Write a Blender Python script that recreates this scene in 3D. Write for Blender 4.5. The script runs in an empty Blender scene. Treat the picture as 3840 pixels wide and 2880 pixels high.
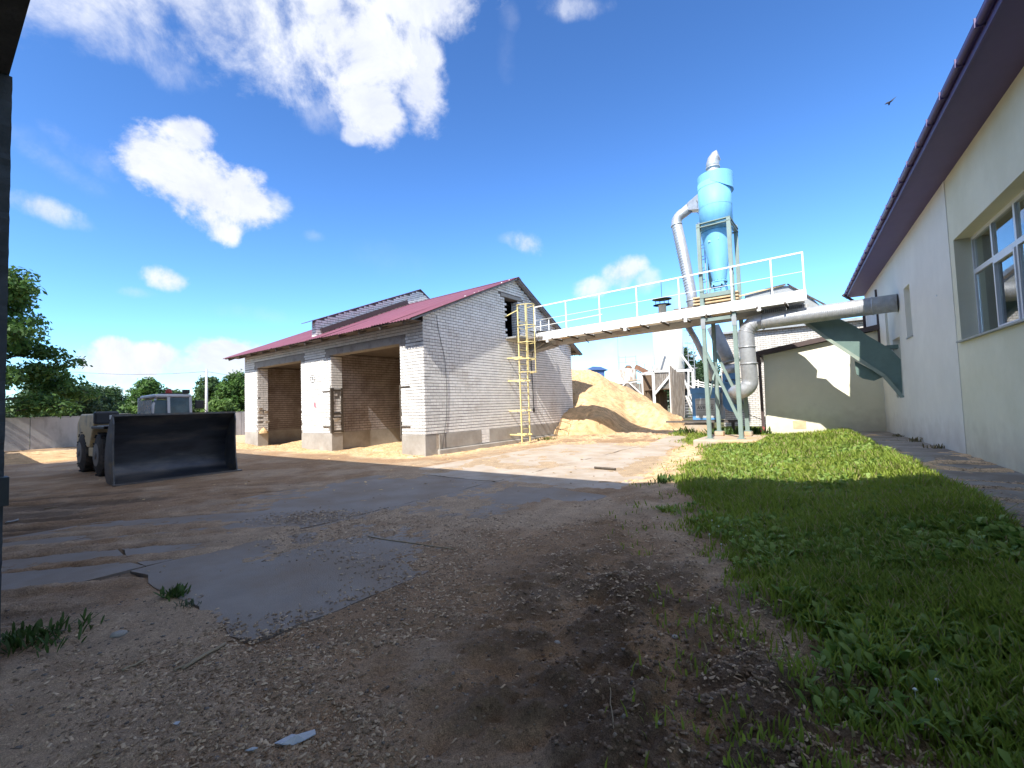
import bpy, math, random
import numpy as np
from mathutils import Vector, Matrix, noise as mnoise
random.seed(7); rng = np.random.default_rng(11)
sc = bpy.context.scene; COL = sc.collection
R = math.radians

# ------------------------------------------------------------------ camera, sky, sun, exposure
cam = bpy.data.cameras.new('camera'); camo = bpy.data.objects.new('camera', cam); COL.objects.link(camo)
cam.sensor_fit = 'HORIZONTAL'; cam.sensor_width = 36; cam.lens = 15.84; cam.clip_start = .05; cam.clip_end = 3000
P_, R_ = R(2.85), R(-1.95)
fw = Vector((0, math.cos(P_), math.sin(P_))); up0 = Vector((0, -math.sin(P_), math.cos(P_))); rt0 = Vector((1, 0, 0))
rt = math.cos(R_)*rt0 + math.sin(R_)*up0; up = -math.sin(R_)*rt0 + math.cos(R_)*up0
m = Matrix((rt, up, -fw)).transposed().to_4x4(); m.translation = (0, 0, 1.6); camo.matrix_world = m
sc.camera = camo
SUN_EL, SUN_HEAD = R(45), R(28.3)          # light travels towards this heading (clockwise from +Y)
sun = bpy.data.lights.new('sun', 'SUN'); sun.energy = 2.2; sun.angle = R(.5); sun.color = (1, .945, .86)
so = bpy.data.objects.new('sun', sun); COL.objects.link(so)
ldir = Vector((math.sin(SUN_HEAD)*math.cos(SUN_EL), math.cos(SUN_HEAD)*math.cos(SUN_EL), -math.sin(SUN_EL)))
so.rotation_euler = ldir.to_track_quat('-Z', 'Y').to_euler()
sc.view_settings.view_transform = 'Standard'; sc.view_settings.look = 'None'
sc.view_settings.exposure = 2.03; sc.view_settings.gamma = 1
sc.view_settings.use_curve_mapping = False
W = bpy.data.worlds.new('World'); sc.world = W; W.use_nodes = True
nt = W.node_tree; nt.nodes.clear()
def nd(t, **k):
    n = nt.nodes.new(t)
    for a, b in k.items(): setattr(n, a, b)
    return n
def lk(a, b): nt.links.new(a, b)
def mth(op, a, b=None, c=None, clamp=False):
    n = nd('ShaderNodeMath', operation=op, use_clamp=clamp)
    for i, v in enumerate((a, b, c)):
        if v is None: continue
        if hasattr(v, 'links'): lk(v, n.inputs[i])
        else: n.inputs[i].default_value = v
    return n.outputs[0]
sky = nd('ShaderNodeTexSky', sky_type='NISHITA', sun_disc=False, sun_elevation=SUN_EL)
sky.sun_rotation = SUN_HEAD + math.pi; sky.air_density = 1.0; sky.dust_density = .35; sky.ozone_density = 3.2; sky.altitude = 150
tc = nd('ShaderNodeTexCoord')
nz1 = nd('ShaderNodeTexNoise'); nz1.inputs['Scale'].default_value = 7; nz1.inputs['Detail'].default_value = 12; nz1.inputs['Roughness'].default_value = .66; nz1.inputs['Distortion'].default_value = .35
nz2 = nd('ShaderNodeTexNoise'); nz2.inputs['Scale'].default_value = 2.2; nz2.inputs['Detail'].default_value = 6
lk(tc.outputs['Generated'], nz1.inputs['Vector']); lk(tc.outputs['Generated'], nz2.inputs['Vector'])
C0 = Vector((0, 0, 1.6))
def heading_el(h, e):
    h, e = R(h), R(e); return Vector((math.sin(h)*math.cos(e), math.cos(h)*math.cos(e), math.sin(e)))
# clouds in view, plus unseen bright ones added as fill light: heading, elevation, half width, half height (radians), tilt, strength, edge softness
CLOUDS = [(-38.5, 39.5, 0.26, 0.1, -12, 0.85, 1.3), (-47, 37, 0.18, 0.1, 0, 0.7, 1.4), (-34.8, 23.8, 0.104, 0.07, -25, 1, 0.7), (-38.4, 24.6, 0.061, 0.045, -10, 0.9, 0.8), (-31, 22.8, 0.071, 0.062, -35, 0.95, 0.7), (-35.5, 27.4, 0.04, 0.035, 0, 0.85, 0.8), (-33.2, 20.2, 0.052, 0.035, -20, 1, 0.9), (-28.3, 22.8, 0.039, 0.04, -60, 0.7, 1), (-43.8, 23.8, 0.052, 0.025, -25, 0.35, 1.5), (-17.3, 38.4, 0.106, 0.082, 0, 0.95, 0.9), (-22.1, 39.5, 0.073, 0.077, 0, 0.85, 1), (-16.9, 33.7, 0.069, 0.06, -20, 0.9, 0.9), (-18.6, 31.2, 0.027, 0.024, 0, 0.7, 1), (-11, 37.5, 0.052, 0.101, 10, 0.8, 1), (-12, 43.6, 0.112, 0.063, 0, 0.85, 1), (-42, 34, 0.101, 0.043, 0, 0.62, 1.4), (-38.8, 33.5, 0.074, 0.037, -30, 0.45, 1.5), (-45.8, 33.7, 0.058, 0.038, 0, 0.6, 1.5), (-34.9, 37.8, 0.069, 0.043, 0, 0.55, 1.5), (-29.1, 38.4, 0.043, 0.04, 0, 0.45, 1.5), (-46.5, 18.5, 0.062, 0.021, -10, 0.715, 1.3), (-44.7, 17.8, 0.035, 0.014, 0, 0.52, 1.4), (-45.4, 22.2, 0.062, 0.021, -28, 0.3, 1.5), (-47.1, 23.8, 0.032, 0.017, 0, 0.2, 1.6), (-37.6, 13.9, 0.035, 0.024, -10, 0.91, 1.1), (-39.9, 12.2, 0.034, 0.011, 0, 0.39, 1.4), (-29.3, 11.1, 0.107, 0.019, -4, 0.22, 1.7), (-14.4, 18.2, 0.102, 0.038, -10, 0.14, 1.8), (-39.7, 5.7, 0.09, 0.035, 0, 1, 0.7), (-41.4, 6.9, 0.033, 0.021, 0, 1, 0.8), (-32.8, 6.4, 0.071, 0.043, 8, 0.9, 0.6), (-36, 5.3, 0.09, 0.031, 0, 0.975, 0.9), (-39.7, 2.5, 0.153, 0.026, 0, 0.65, 1.4), (2.6, 19.9, 0.048, 0.025, -20, 0.65, 1.3), (0.3, 20.8, 0.029, 0.013, 0, 0.39, 1.4), (-23.7, 20.1, 0.021, 0.012, 0, 0.25, 1.4), (14.4, 15.7, 0.052, 0.034, 15, 0.78, 1.1), (10.9, 14.3, 0.053, 0.025, 10, 0.78, 1.1), (16.9, 14.7, 0.033, 0.028, 0, 0.585, 1.2), (11.5, 7, 0.075, 0.028, 0, 0.65, 1.3), (10.2, 4.7, 0.06, 0.022, 0, 0.52, 1.3), (21.5, 11.7, 0.054, 0.046, 0, 0.455, 1.5), (27.3, 8.9, 0.077, 0.035, 0, 0.4, 1.4), (9.8, 42.2, 0.062, 0.02, -8, 0.5, 1.4), (0.8, 38.9, 0.019, 0.047, 0, 0.18, 1.7), (1.3, 41.9, 0.018, 0.022, 0, 0.2, 1.6), (-22.3, 32.2, 0.045, 0.031, 0, 0.4, 1.4),
          (9, 2, 0.3, 0.04, 0, 0.455, 1.4), (25, 9, 0.08, 0.03, 0, 0.15, 1.5), (-60, 62, 0.5, 0.3, 0, 0.9, 1.3), (20, 72, 0.5, 0.35, 0, 0.8, 1.3), (110, 60, 0.6, 0.35, 0, 0.95, 1.2), (80, 28, 0.35, 0.2, 0, 0.9, 1.2), (125, 25, 0.5, 0.3, 0, 0.95, 1.1), (175, 30, 0.6, 0.3, 0, 0.95, 1.1), (-150, 60, 0.5, 0.35, 0, 0.9, 1.2),  # large ones here and below: out of view, added to brighten the shade
          (-105, 30, 0.4, 0.3, 0, 0.95, 1.1), (-140, 25, 0.5, 0.2, 0, 0.8, 1.2), (-72, 22, 0.2, 0.16, 0, 0.8, 1.2), (170, 65, 0.5, 0.35, 0, 0.95, 1.2), (-95, 60, 0.4, 0.25, 0, 0.8, 1.2)]
tot = None
wob = mth('MULTIPLY', mth('SUBTRACT', nz1.outputs['Fac'], .5), 2.6)
wob2 = mth('MULTIPLY', mth('SUBTRACT', nz2.outputs['Fac'], .5), 1.6)
nz3 = nd('ShaderNodeTexNoise'); nz3.inputs['Scale'].default_value = 24; nz3.inputs['Detail'].default_value = 8; nz3.inputs['Roughness'].default_value = .6; lk(tc.outputs['Generated'], nz3.inputs['Vector'])
wsum = mth('ADD', mth('ADD', wob, wob2), mth('MULTIPLY', mth('SUBTRACT', nz3.outputs['Fac'], .5), 1.7))
def dotn(v):
    n = nd('ShaderNodeVectorMath', operation='DOT_PRODUCT'); lk(tc.outputs['Generated'], n.inputs[0]); n.inputs[1].default_value = v; return n.outputs['Value']
for (h, e, a, b, tl, st, soft) in CLOUDS:
    d = heading_el(h, e); e1 = d.cross(Vector((0, 0, 1))).normalized(); e2 = e1.cross(d).normalized()
    t = R(tl); f1 = e1*math.cos(t)+e2*math.sin(t); f2 = -e1*math.sin(t)+e2*math.cos(t)
    q = mth('ADD', mth('POWER', mth('ABSOLUTE', dotn(f1/a)), 2.), mth('POWER', mth('ABSOLUTE', dotn(f2/b)), 2.))
    front = mth('GREATER_THAN', dotn(d), 0.2)
    v = mth('SUBTRACT', 1.15, q); v = mth('ADD', v, mth('MULTIPLY', wsum, .75+.35*soft))
    v = mth('MULTIPLY', mth('MULTIPLY', mth('DIVIDE', v, soft*1.1, clamp=True), st), front)
    tot = v if tot is None else mth('MAXIMUM', tot, v)
mr = nd('ShaderNodeMapRange', interpolation_type='SMOOTHSTEP'); lk(tot, mr.inputs['Value'])
cfac = mr.outputs['Result']
crp = nd('ShaderNodeValToRGB'); lk(nz1.outputs['Fac'], crp.inputs['Fac'])
crp.color_ramp.elements[0].position = .32; crp.color_ramp.elements[0].color = (1.5, 1.6, 1.93, 1)
crp.color_ramp.elements[1].position = .62; crp.color_ramp.elements[1].color = (2.0, 2.06, 2.22, 1)
tint = nd('ShaderNodeMixRGB', blend_type='MULTIPLY'); tint.inputs[0].default_value = 1; tint.inputs[2].default_value = (.235, .305, .35, 1)
gm = nd('ShaderNodeGamma'); gm.inputs['Gamma'].default_value = 1.35; lk(sky.outputs[0], gm.inputs['Color']); lk(gm.outputs[0], tint.inputs[1])
mx = nd('ShaderNodeMixRGB'); lk(cfac, mx.inputs[0]); lk(tint.outputs[0], mx.inputs[1]); lk(crp.outputs[0], mx.inputs[2])
bg = nd('ShaderNodeBackground'); bg.inputs['Strength'].default_value = .13; lk(mx.outputs[0], bg.inputs['Color'])
ow = nd('ShaderNodeOutputWorld'); lk(bg.outputs[0], ow.inputs['Surface'])
try: W.cycles.sampling_method = 'MANUAL'; W.cycles.sample_map_resolution = 1024
except Exception: pass

# ------------------------------------------------------------------ materials
def mat(name, col, rough=.8, metal=0, var=.12, scale=6, bump=0, bscale=40, spec=.5, col2=None, c2scale=1.2, c2pos=(.5, .65), stretch=None, rnd=0, bdist=.02, splash=None):
    mt = bpy.data.materials.new(name); mt.use_nodes = True; t = mt.node_tree; N = t.nodes; L = t.links
    b = N['Principled BSDF']; b.inputs['Roughness'].default_value = rough; b.inputs['Metallic'].default_value = metal
    b.inputs['Specular IOR Level'].default_value = spec
    c = N.new('ShaderNodeTexCoord'); mp = N.new('ShaderNodeMapping'); L.new(c.outputs['Object'], mp.inputs['Vector'])
    if stretch: mp.inputs['Scale'].default_value = stretch
    n = N.new('ShaderNodeTexNoise'); n.inputs['Scale'].default_value = scale; n.inputs['Detail'].default_value = 8; n.inputs['Roughness'].default_value = .65
    L.new(mp.outputs[0], n.inputs['Vector'])
    r = N.new('ShaderNodeMapRange'); r.inputs['From Min'].default_value = .3; r.inputs['From Max'].default_value = .7
    r.inputs['To Min'].default_value = 1-var; r.inputs['To Max'].default_value = 1+var; L.new(n.outputs['Fac'], r.inputs['Value'])
    x = N.new('ShaderNodeMixRGB'); x.blend_type = 'MULTIPLY'; x.inputs[0].default_value = 1; x.inputs[1].default_value = (*col, 1)
    out = x.outputs[0]
    L.new(r.outputs[0], x.inputs[2])
    if rnd:
        oi = N.new('ShaderNodeObjectInfo'); rr = N.new('ShaderNodeMapRange'); L.new(oi.outputs['Random'], rr.inputs['Value'])
        rr.inputs['To Min'].default_value = 1-rnd; rr.inputs['To Max'].default_value = 1+rnd*.5
        y = N.new('ShaderNodeMixRGB'); y.blend_type = 'MULTIPLY'; y.inputs[0].default_value = 1; L.new(out, y.inputs[1]); L.new(rr.outputs[0], y.inputs[2]); out = y.outputs[0]
    if col2:
        n2 = N.new('ShaderNodeTexNoise'); n2.inputs['Scale'].default_value = c2scale; n2.inputs['Detail'].default_value = 7; n2.inputs['Roughness'].default_value = .6
        L.new(mp.outputs[0], n2.inputs['Vector'])
        r2 = N.new('ShaderNodeMapRange'); r2.inputs['From Min'].default_value = c2pos[0]; r2.inputs['From Max'].default_value = c2pos[1]; L.new(n2.outputs['Fac'], r2.inputs['Value'])
        y = N.new('ShaderNodeMixRGB'); L.new(r2.outputs[0], y.inputs[0]); L.new(out, y.inputs[1]); y.inputs[2].default_value = (*col2, 1); out = y.outputs[0]
    if splash:      # rain splashed dirt at the foot and faint runs below the eaves
        sx = N.new('ShaderNodeSeparateXYZ'); L.new(c.outputs['Object'], sx.inputs[0]); n3 = N.new('ShaderNodeTexNoise'); n3.inputs['Scale'].default_value = 3.5; n3.inputs['Detail'].default_value = 8; L.new(c.outputs['Object'], n3.inputs['Vector'])
        a_ = N.new('ShaderNodeMath'); a_.operation = 'MULTIPLY_ADD'; L.new(n3.outputs['Fac'], a_.inputs[0]); a_.inputs[1].default_value = -1.1; L.new(sx.outputs['Z'], a_.inputs[2])
        r3 = N.new('ShaderNodeMapRange'); r3.inputs['From Min'].default_value = -.35; r3.inputs['From Max'].default_value = .35; r3.inputs['To Min'].default_value = .55; r3.inputs['To Max'].default_value = 0; L.new(a_.outputs[0], r3.inputs['Value'])
        y = N.new('ShaderNodeMixRGB'); L.new(r3.outputs[0], y.inputs[0]); L.new(out, y.inputs[1]); y.inputs[2].default_value = (*splash, 1); out = y.outputs[0]
    L.new(out, b.inputs['Base Color'])
    if bump:
        bn = N.new('ShaderNodeTexNoise'); bn.inputs['Scale'].default_value = bscale; bn.inputs['Detail'].default_value = 5; L.new(mp.outputs[0], bn.inputs['Vector'])
        bp = N.new('ShaderNodeBump'); bp.inputs['Strength'].default_value = bump; bp.inputs['Distance'].default_value = bdist
        L.new(bn.outputs['Fac'], bp.inputs['Height']); L.new(bp.outputs[0], b.inputs['Normal'])
    return mt
def attr_mat(name, rough=.95, bump=.5, bscale=60, trans=0, bdist=.02, spec=.3):
    mt = bpy.data.materials.new(name); mt.use_nodes = True; t = mt.node_tree; N = t.nodes; L = t.links
    b = N['Principled BSDF']; b.inputs['Roughness'].default_value = rough; b.inputs['Specular IOR Level'].default_value = spec
    a = N.new('ShaderNodeAttribute'); a.attribute_name = 'Col'; out = a.outputs['Color']
    c = N.new('ShaderNodeTexCoord')
    n = N.new('ShaderNodeTexNoise'); n.inputs['Scale'].default_value = bscale; n.inputs['Detail'].default_value = 8; n.inputs['Roughness'].default_value = .7; L.new(c.outputs['Object'], n.inputs['Vector'])
    if not trans and bump:
        nf = N.new('ShaderNodeTexNoise'); nf.inputs['Scale'].default_value = bscale*4.5; nf.inputs['Detail'].default_value = 4; L.new(c.outputs['Object'], nf.inputs['Vector'])
        rf = N.new('ShaderNodeMapRange'); rf.inputs['From Min'].default_value = .32; rf.inputs['From Max'].default_value = .68; rf.inputs['To Min'].default_value = .62; rf.inputs['To Max'].default_value = 1.42; L.new(nf.outputs['Fac'], rf.inputs['Value'])
        yf = N.new('ShaderNodeMixRGB'); yf.blend_type = 'MULTIPLY'; yf.inputs[0].default_value = 1; L.new(out, yf.inputs[1]); L.new(rf.outputs[0], yf.inputs[2]); out = yf.outputs[0]
    if not trans:
        r = N.new('ShaderNodeMapRange'); r.inputs['From Min'].default_value = .3; r.inputs['From Max'].default_value = .7; r.inputs['To Min'].default_value = .68; r.inputs['To Max'].default_value = 1.3; L.new(n.outputs['Fac'], r.inputs['Value'])
        y = N.new('ShaderNodeMixRGB'); y.blend_type = 'MULTIPLY'; y.inputs[0].default_value = 1; L.new(out, y.inputs[1]); L.new(r.outputs[0], y.inputs[2]); out = y.outputs[0]
    L.new(out, b.inputs['Base Color'])
    if bump:
        bp = N.new('ShaderNodeBump'); bp.inputs['Strength'].default_value = bump; bp.inputs['Distance'].default_value = bdist; L.new(n.outputs['Fac'], bp.inputs['Height']); L.new(bp.outputs[0], b.inputs['Normal'])
    if trans:
        tr = N.new('ShaderNodeBsdfTranslucent'); L.new(out, tr.inputs['Color']); ms = N.new('ShaderNodeMixShader'); ms.inputs[0].default_value = trans
        L.new(b.outputs[0], ms.inputs[1]); L.new(tr.outputs[0], ms.inputs[2]); L.new(ms.outputs[0], N['Material Output'].inputs['Surface'])
    return mt
M = {}
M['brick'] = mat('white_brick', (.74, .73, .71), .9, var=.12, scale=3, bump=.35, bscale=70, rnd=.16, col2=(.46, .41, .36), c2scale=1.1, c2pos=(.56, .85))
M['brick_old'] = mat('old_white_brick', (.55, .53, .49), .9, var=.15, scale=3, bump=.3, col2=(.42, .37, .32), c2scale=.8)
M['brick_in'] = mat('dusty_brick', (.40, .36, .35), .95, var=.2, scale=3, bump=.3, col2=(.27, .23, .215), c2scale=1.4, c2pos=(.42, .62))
M['mortar'] = mat('mortar', (.12, .11, .105), .95, var=.2, bump=.3)
M['mortar_sunlit'] = mat('sunlit_mortar', (.27, .26, .24), .95, var=.2)  # paler mortar copy for the front wall: its sunlight put into the colour
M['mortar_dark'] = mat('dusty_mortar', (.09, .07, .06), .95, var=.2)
M['broken'] = mat('broken_masonry', (.42, .36, .29), .95, var=.25, scale=14, bump=.8, bscale=25)
M['concrete'] = mat('concrete', (.36, .34, .31), .9, var=.12, scale=2.5, bump=.3, bscale=50, col2=(.24, .215, .185), c2scale=.9, c2pos=(.45, .7))
M['lintel'] = mat('lintel_concrete', (.33, .31, .29), .9, var=.1, scale=3, bump=.2, col2=(.23, .21, .2), c2scale=2)
M['slab'] = mat('road_concrete', (.275, .24, .205), .82, var=.14, scale=1.6, bump=.25, bscale=80, col2=(.24, .185, .135), c2scale=1.1, c2pos=(.42, .66))
M['slab_sunlit_dusty'] = mat('sunlit_dusty_slab', (.42, .36, .295), .85, var=.14, scale=1.6, bump=.25, bscale=80, col2=(.33, .25, .17), c2scale=1.1, c2pos=(.44, .7))  # paler, warmer slab copy: sunlight put into the colour, with sawdust dust
M['roof'] = mat('burgundy_sheet', (.165, .055, .085), .5, var=.1, scale=1.5, rnd=.08, spec=.5)
M['roof_under'] = mat('grey_sheet_underside', (.20, .195, .20), .7, var=.15)
M['timber_dark'] = mat('weathered_timber', (.115, .10, .09), .9, var=.3, scale=5, stretch=(1, 1, 1), bump=.3)
M['board'] = mat('grey_boards', (.20, .175, .15), .9, var=.35, scale=4, stretch=(6, 6, .5), bump=.4, bscale=20, col2=(.30, .285, .27), c2scale=2)
M['board_brown'] = mat('brown_boards', (.14, .095, .06), .9, var=.4, scale=4, stretch=(6, 6, .5), bump=.4)
M['plank'] = mat('raw_plank', (.55, .42, .26), .85, var=.2, scale=5)
M['yellow'] = mat('yellow_paint', (.70, .59, .27), .5, var=.14, scale=6, col2=(.35, .17, .06), c2scale=9, c2pos=(.64, .74))
M['white'] = mat('white_paint', (.76, .76, .74), .5, var=.06, scale=5, col2=(.42, .28, .16), c2scale=5, c2pos=(.68, .8))
M['galv'] = mat('galvanised_steel', (.46, .475, .49), .45, metal=.5, var=.16, scale=9, bump=.12, bscale=14)
M['galv_dull'] = mat('dull_galvanised_steel', (.30, .32, .33), .5, metal=.4, var=.16, scale=5)
M['grey_steel'] = mat('grey_steel', (.30, .305, .30), .6, metal=.15, var=.14, scale=4, col2=(.22, .19, .17), c2scale=2)
M['green_steel'] = mat('grey_green_paint', (.19, .26, .235), .55, var=.1, scale=3, col2=(.17, .22, .2), c2scale=2.5)
M['chute'] = mat('dark_green_paint', (.12, .185, .165), .45, var=.12, scale=3)
M['chute_strip'] = mat('pale_green_paint', (.25, .30, .25), .5, var=.12)
M['cyc'] = mat('light_blue_paint', (.17, .45, .69), .6, var=.07, scale=2.5, col2=(.20, .46, .60), c2scale=2.2, c2pos=(.54, .74), stretch=(2.5, 2.5, .6), bump=.05, bscale=3)
M['cyc_worn'] = mat('worn_blue_paint', (.22, .44, .55), .7, var=.2)
M['blue'] = mat('blue_paint', (.10, .27, .52), .45, var=.12, scale=3)
M['blue_far'] = mat('dark_blue_cladding', (.05, .11, .28), .6, var=.1)
M['sign'] = mat('grey_sign', (.48, .50, .50), .6, var=.05)
M['black'] = mat('black_rubber', (.025, .026, .028), .7, var=.2, bump=.2)
M['ink'] = mat('black_lettering', (.03, .03, .035), .7, var=.05)
M['dark_steel'] = mat('rusty_dark_steel', (.085, .07, .055), .75, metal=.2, var=.35, scale=7)
M['cream_wall'] = mat('yellow_render', (.78, .76, .60), .92, var=.05, scale=1.3, bump=.16, bscale=120, col2=(.68, .66, .49), c2scale=.7, c2pos=(.45, .75), splash=(.46, .41, .30))
M['annex_wall'] = mat('pale_yellow_render', (.84, .81, .66), .92, var=.05, scale=1.3, bump=.16, bscale=120, col2=(.78, .75, .61), c2scale=.7, c2pos=(.45, .75), splash=(.5, .45, .33))
M['pale_wall'] = mat('pale_render', (.80, .785, .72), .92, var=.05, scale=1.3, bump=.16, bscale=120, col2=(.74, .725, .665), c2scale=.7, c2pos=(.45, .75), splash=(.50, .46, .38))
M['purple'] = mat('plum_soffit', (.10, .068, .19), .5, var=.08, scale=2)
M['brown_trim'] = mat('dark_brown_trim', (.075, .052, .05), .5, var=.1)
M['red_pipe'] = mat('red_brown_pipe', (.22, .06, .05), .5, var=.1)
M['pvc'] = mat('white_window_frame', (.72, .74, .76), .35, var=.03)
M['room'] = mat('room_wall', (.30, .31, .30), .9, var=.08)
M['silo'] = mat('white_silo_paint', (.50, .49, .45), .55, var=.07, scale=1.5, col2=(.50, .44, .35), c2scale=2.2, c2pos=(.58, .8), stretch=(2, 2, .5))
M['old_silo'] = mat('stained_concrete', (.45, .44, .41), .9, var=.2, scale=2, col2=(.27, .21, .17), c2scale=2.5, c2pos=(.5, .62), bump=.3, stretch=(2, 2, .7))
M['rust'] = mat('rust', (.19, .10, .06), .9, var=.4, scale=8, bump=.4)
M['fence'] = mat('concrete_fence', (.46, .46, .455), .92, var=.12, scale=1.2, col2=(.19, .19, .18), c2scale=.7, c2pos=(.5, .68), stretch=(1, 1, .35), bump=.2)
M['bucket'] = mat('worn_dark_bucket', (.05, .06, .078), .36, metal=.35, var=.4, scale=2.5, col2=(.17, .16, .145), c2scale=1.2, c2pos=(.5, .72), bump=.08, bscale=5, stretch=(1, .35, 1.4))
M['bucket_side'] = mat('bucket_side_steel', (.12, .13, .14), .5, metal=.3, var=.3, scale=4, col2=(.24, .2, .12), c2scale=3, c2pos=(.55, .7))
M['lip'] = mat('scraped_steel', (.21, .20, .19), .5, metal=.6, var=.2)
M['body'] = mat('cream_loader_paint', (.74, .60, .34), .5, var=.12, scale=2, col2=(.42, .35, .24), c2scale=2)
M['cab'] = mat('white_cab_paint', (.66, .68, .70), .4, var=.05)
M['plastic'] = mat('black_plastic', (.03, .033, .036), .45, var=.1)
M['lens'] = mat('lamp_lens', (.55, .56, .55), .15, var=.1)
M['beacon'] = mat('red_beacon', (.42, .045, .03), .3, var=.05)
M['tyre'] = mat('dusty_tyre', (.05, .048, .046), .85, var=.3, scale=9, bump=.5, bscale=18, col2=(.1, .09, .075), c2scale=4)
M['rim'] = mat('grey_rim', (.25, .25, .24), .6, var=.1)
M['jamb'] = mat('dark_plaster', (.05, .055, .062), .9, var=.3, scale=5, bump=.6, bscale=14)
M['gate_wall'] = mat('grey_render', (.5, .49, .46), .9, var=.1)
M['bark'] = mat('bark', (.10, .085, .07), .95, var=.3, scale=8, bump=.6)
M['pole'] = mat('concrete_pole', (.50, .50, .49), .9, var=.08)
M['asph'] = mat('roofing_felt', (.06, .06, .065), .85, var=.2)
M['path'] = mat('path_concrete', (.31, .285, .25), .9, var=.15, scale=2, bump=.35, bscale=50, col2=(.21, .175, .14), c2scale=1.3, c2pos=(.42, .6))
M['pad'] = mat('pad_concrete', (.42, .35, .28), .9, var=.15, scale=3, bump=.3, col2=(.5, .33, .18), c2scale=2, c2pos=(.45, .62))
M['ground_far'] = mat('far_ground', (.12, .12, .055), .95, var=.3, scale=.05)
M['paper'] = mat('torn_plastic', (.50, .53, .57), .5, var=.1)
M['stick'] = mat('stick', (.34, .27, .18), .85, var=.2)
M['bird'] = mat('bird_plumage', (.03, .03, .035), .8, var=.1)
M['pink'] = mat('pink_mark', (.62, .18, .22), .8, var=.15)
M['dirt_attr'] = attr_mat('yard_soil', bump=.9, bscale=38, bdist=.02)
M['pile'] = attr_mat('wood_chips_heap', bump=1, bscale=34, bdist=.06)
M['chips'] = attr_mat('chip_wood', rough=.85, bump=0)
M['leaf'] = attr_mat('leaf', rough=.55, bump=0, trans=.38, spec=.35)
M['blade'] = attr_mat('grass_blade', rough=.6, bump=0, trans=.46, spec=.3)
g = bpy.data.materials.new('window_glass'); g.use_nodes = True; b = g.node_tree.nodes['Principled BSDF']
b.inputs['Base Color'].default_value = (.75, .8, .82, 1); b.inputs['Roughness'].default_value = .02; b.inputs['Transmission Weight'].default_value = 1; b.inputs['IOR'].default_value = 1.5
gn = g.node_tree.nodes.new('ShaderNodeTexNoise'); gn.inputs['Scale'].default_value = 1.5; gb = g.node_tree.nodes.new('ShaderNodeBump'); gb.inputs['Strength'].default_value = .03; g.node_tree.links.new(gn.outputs['Fac'], gb.inputs['Height']); g.node_tree.links.new(gb.outputs[0], b.inputs['Normal'])
M['glass'] = g
M['cab_glass'] = mat('cab_glass', (.10, .16, .19), .06, var=.4, scale=2, spec=.9)

# ------------------------------------------------------------------ frames and builders
class Frame:
    def __init__(s, ox, oy, a, k=1, dz=0): s.o = (ox, oy); s.a = a; s.k = k; s.dz = dz; s.x = (math.cos(a), -math.sin(a)); s.y = (math.sin(a), math.cos(a))
    def w(s, x, y, z=0):
        x, y, z = x*s.k, y*s.k, z*s.k+s.dz; return Vector((s.o[0]+x*s.x[0]+y*s.y[0], s.o[1]+x*s.x[1]+y*s.y[1], z))
    def inv(s, X, Y): X -= s.o[0]; Y -= s.o[1]; return X*s.x[0]+Y*s.x[1], X*s.y[0]+Y*s.y[1]
TH, PH = R(36.8), R(32)
B = Frame(-2.985, 15.291, TH)         # brick shed: x = out of its gable, y = into its depth
RW = Frame(8.12, 8.18, PH, .9, .16)           # right hand wall: x>0 inside, y along the wall
LD = Frame(-9.682, 10.949, TH)        # loader: x forward, y to its left
RP = Frame(8.12, 8.18, PH)
WF = Frame(0, 0, 0)
INFO = {}
def place(o, fr, base, parent):
    if parent is None:
        o.location = fr.w(*base); o.rotation_euler = (0, 0, -fr.a)
    else: o.parent = parent
def thing(name, label, cat, fr=WF, base=(0, 0, 0), group=None):
    o = bpy.data.objects.new(name, None); COL.objects.link(o); o.empty_display_size = .2
    place(o, fr, base, None); INFO[o.name] = (fr, Vector(base)); tag(o, label, cat, group); return o
def tag(o, label=None, cat=None, group=None, kind=None):
    if label: o['label'] = label
    if cat: o['category'] = cat
    if group: o['group'] = group
    if kind: o['kind'] = kind
    return o
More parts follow.
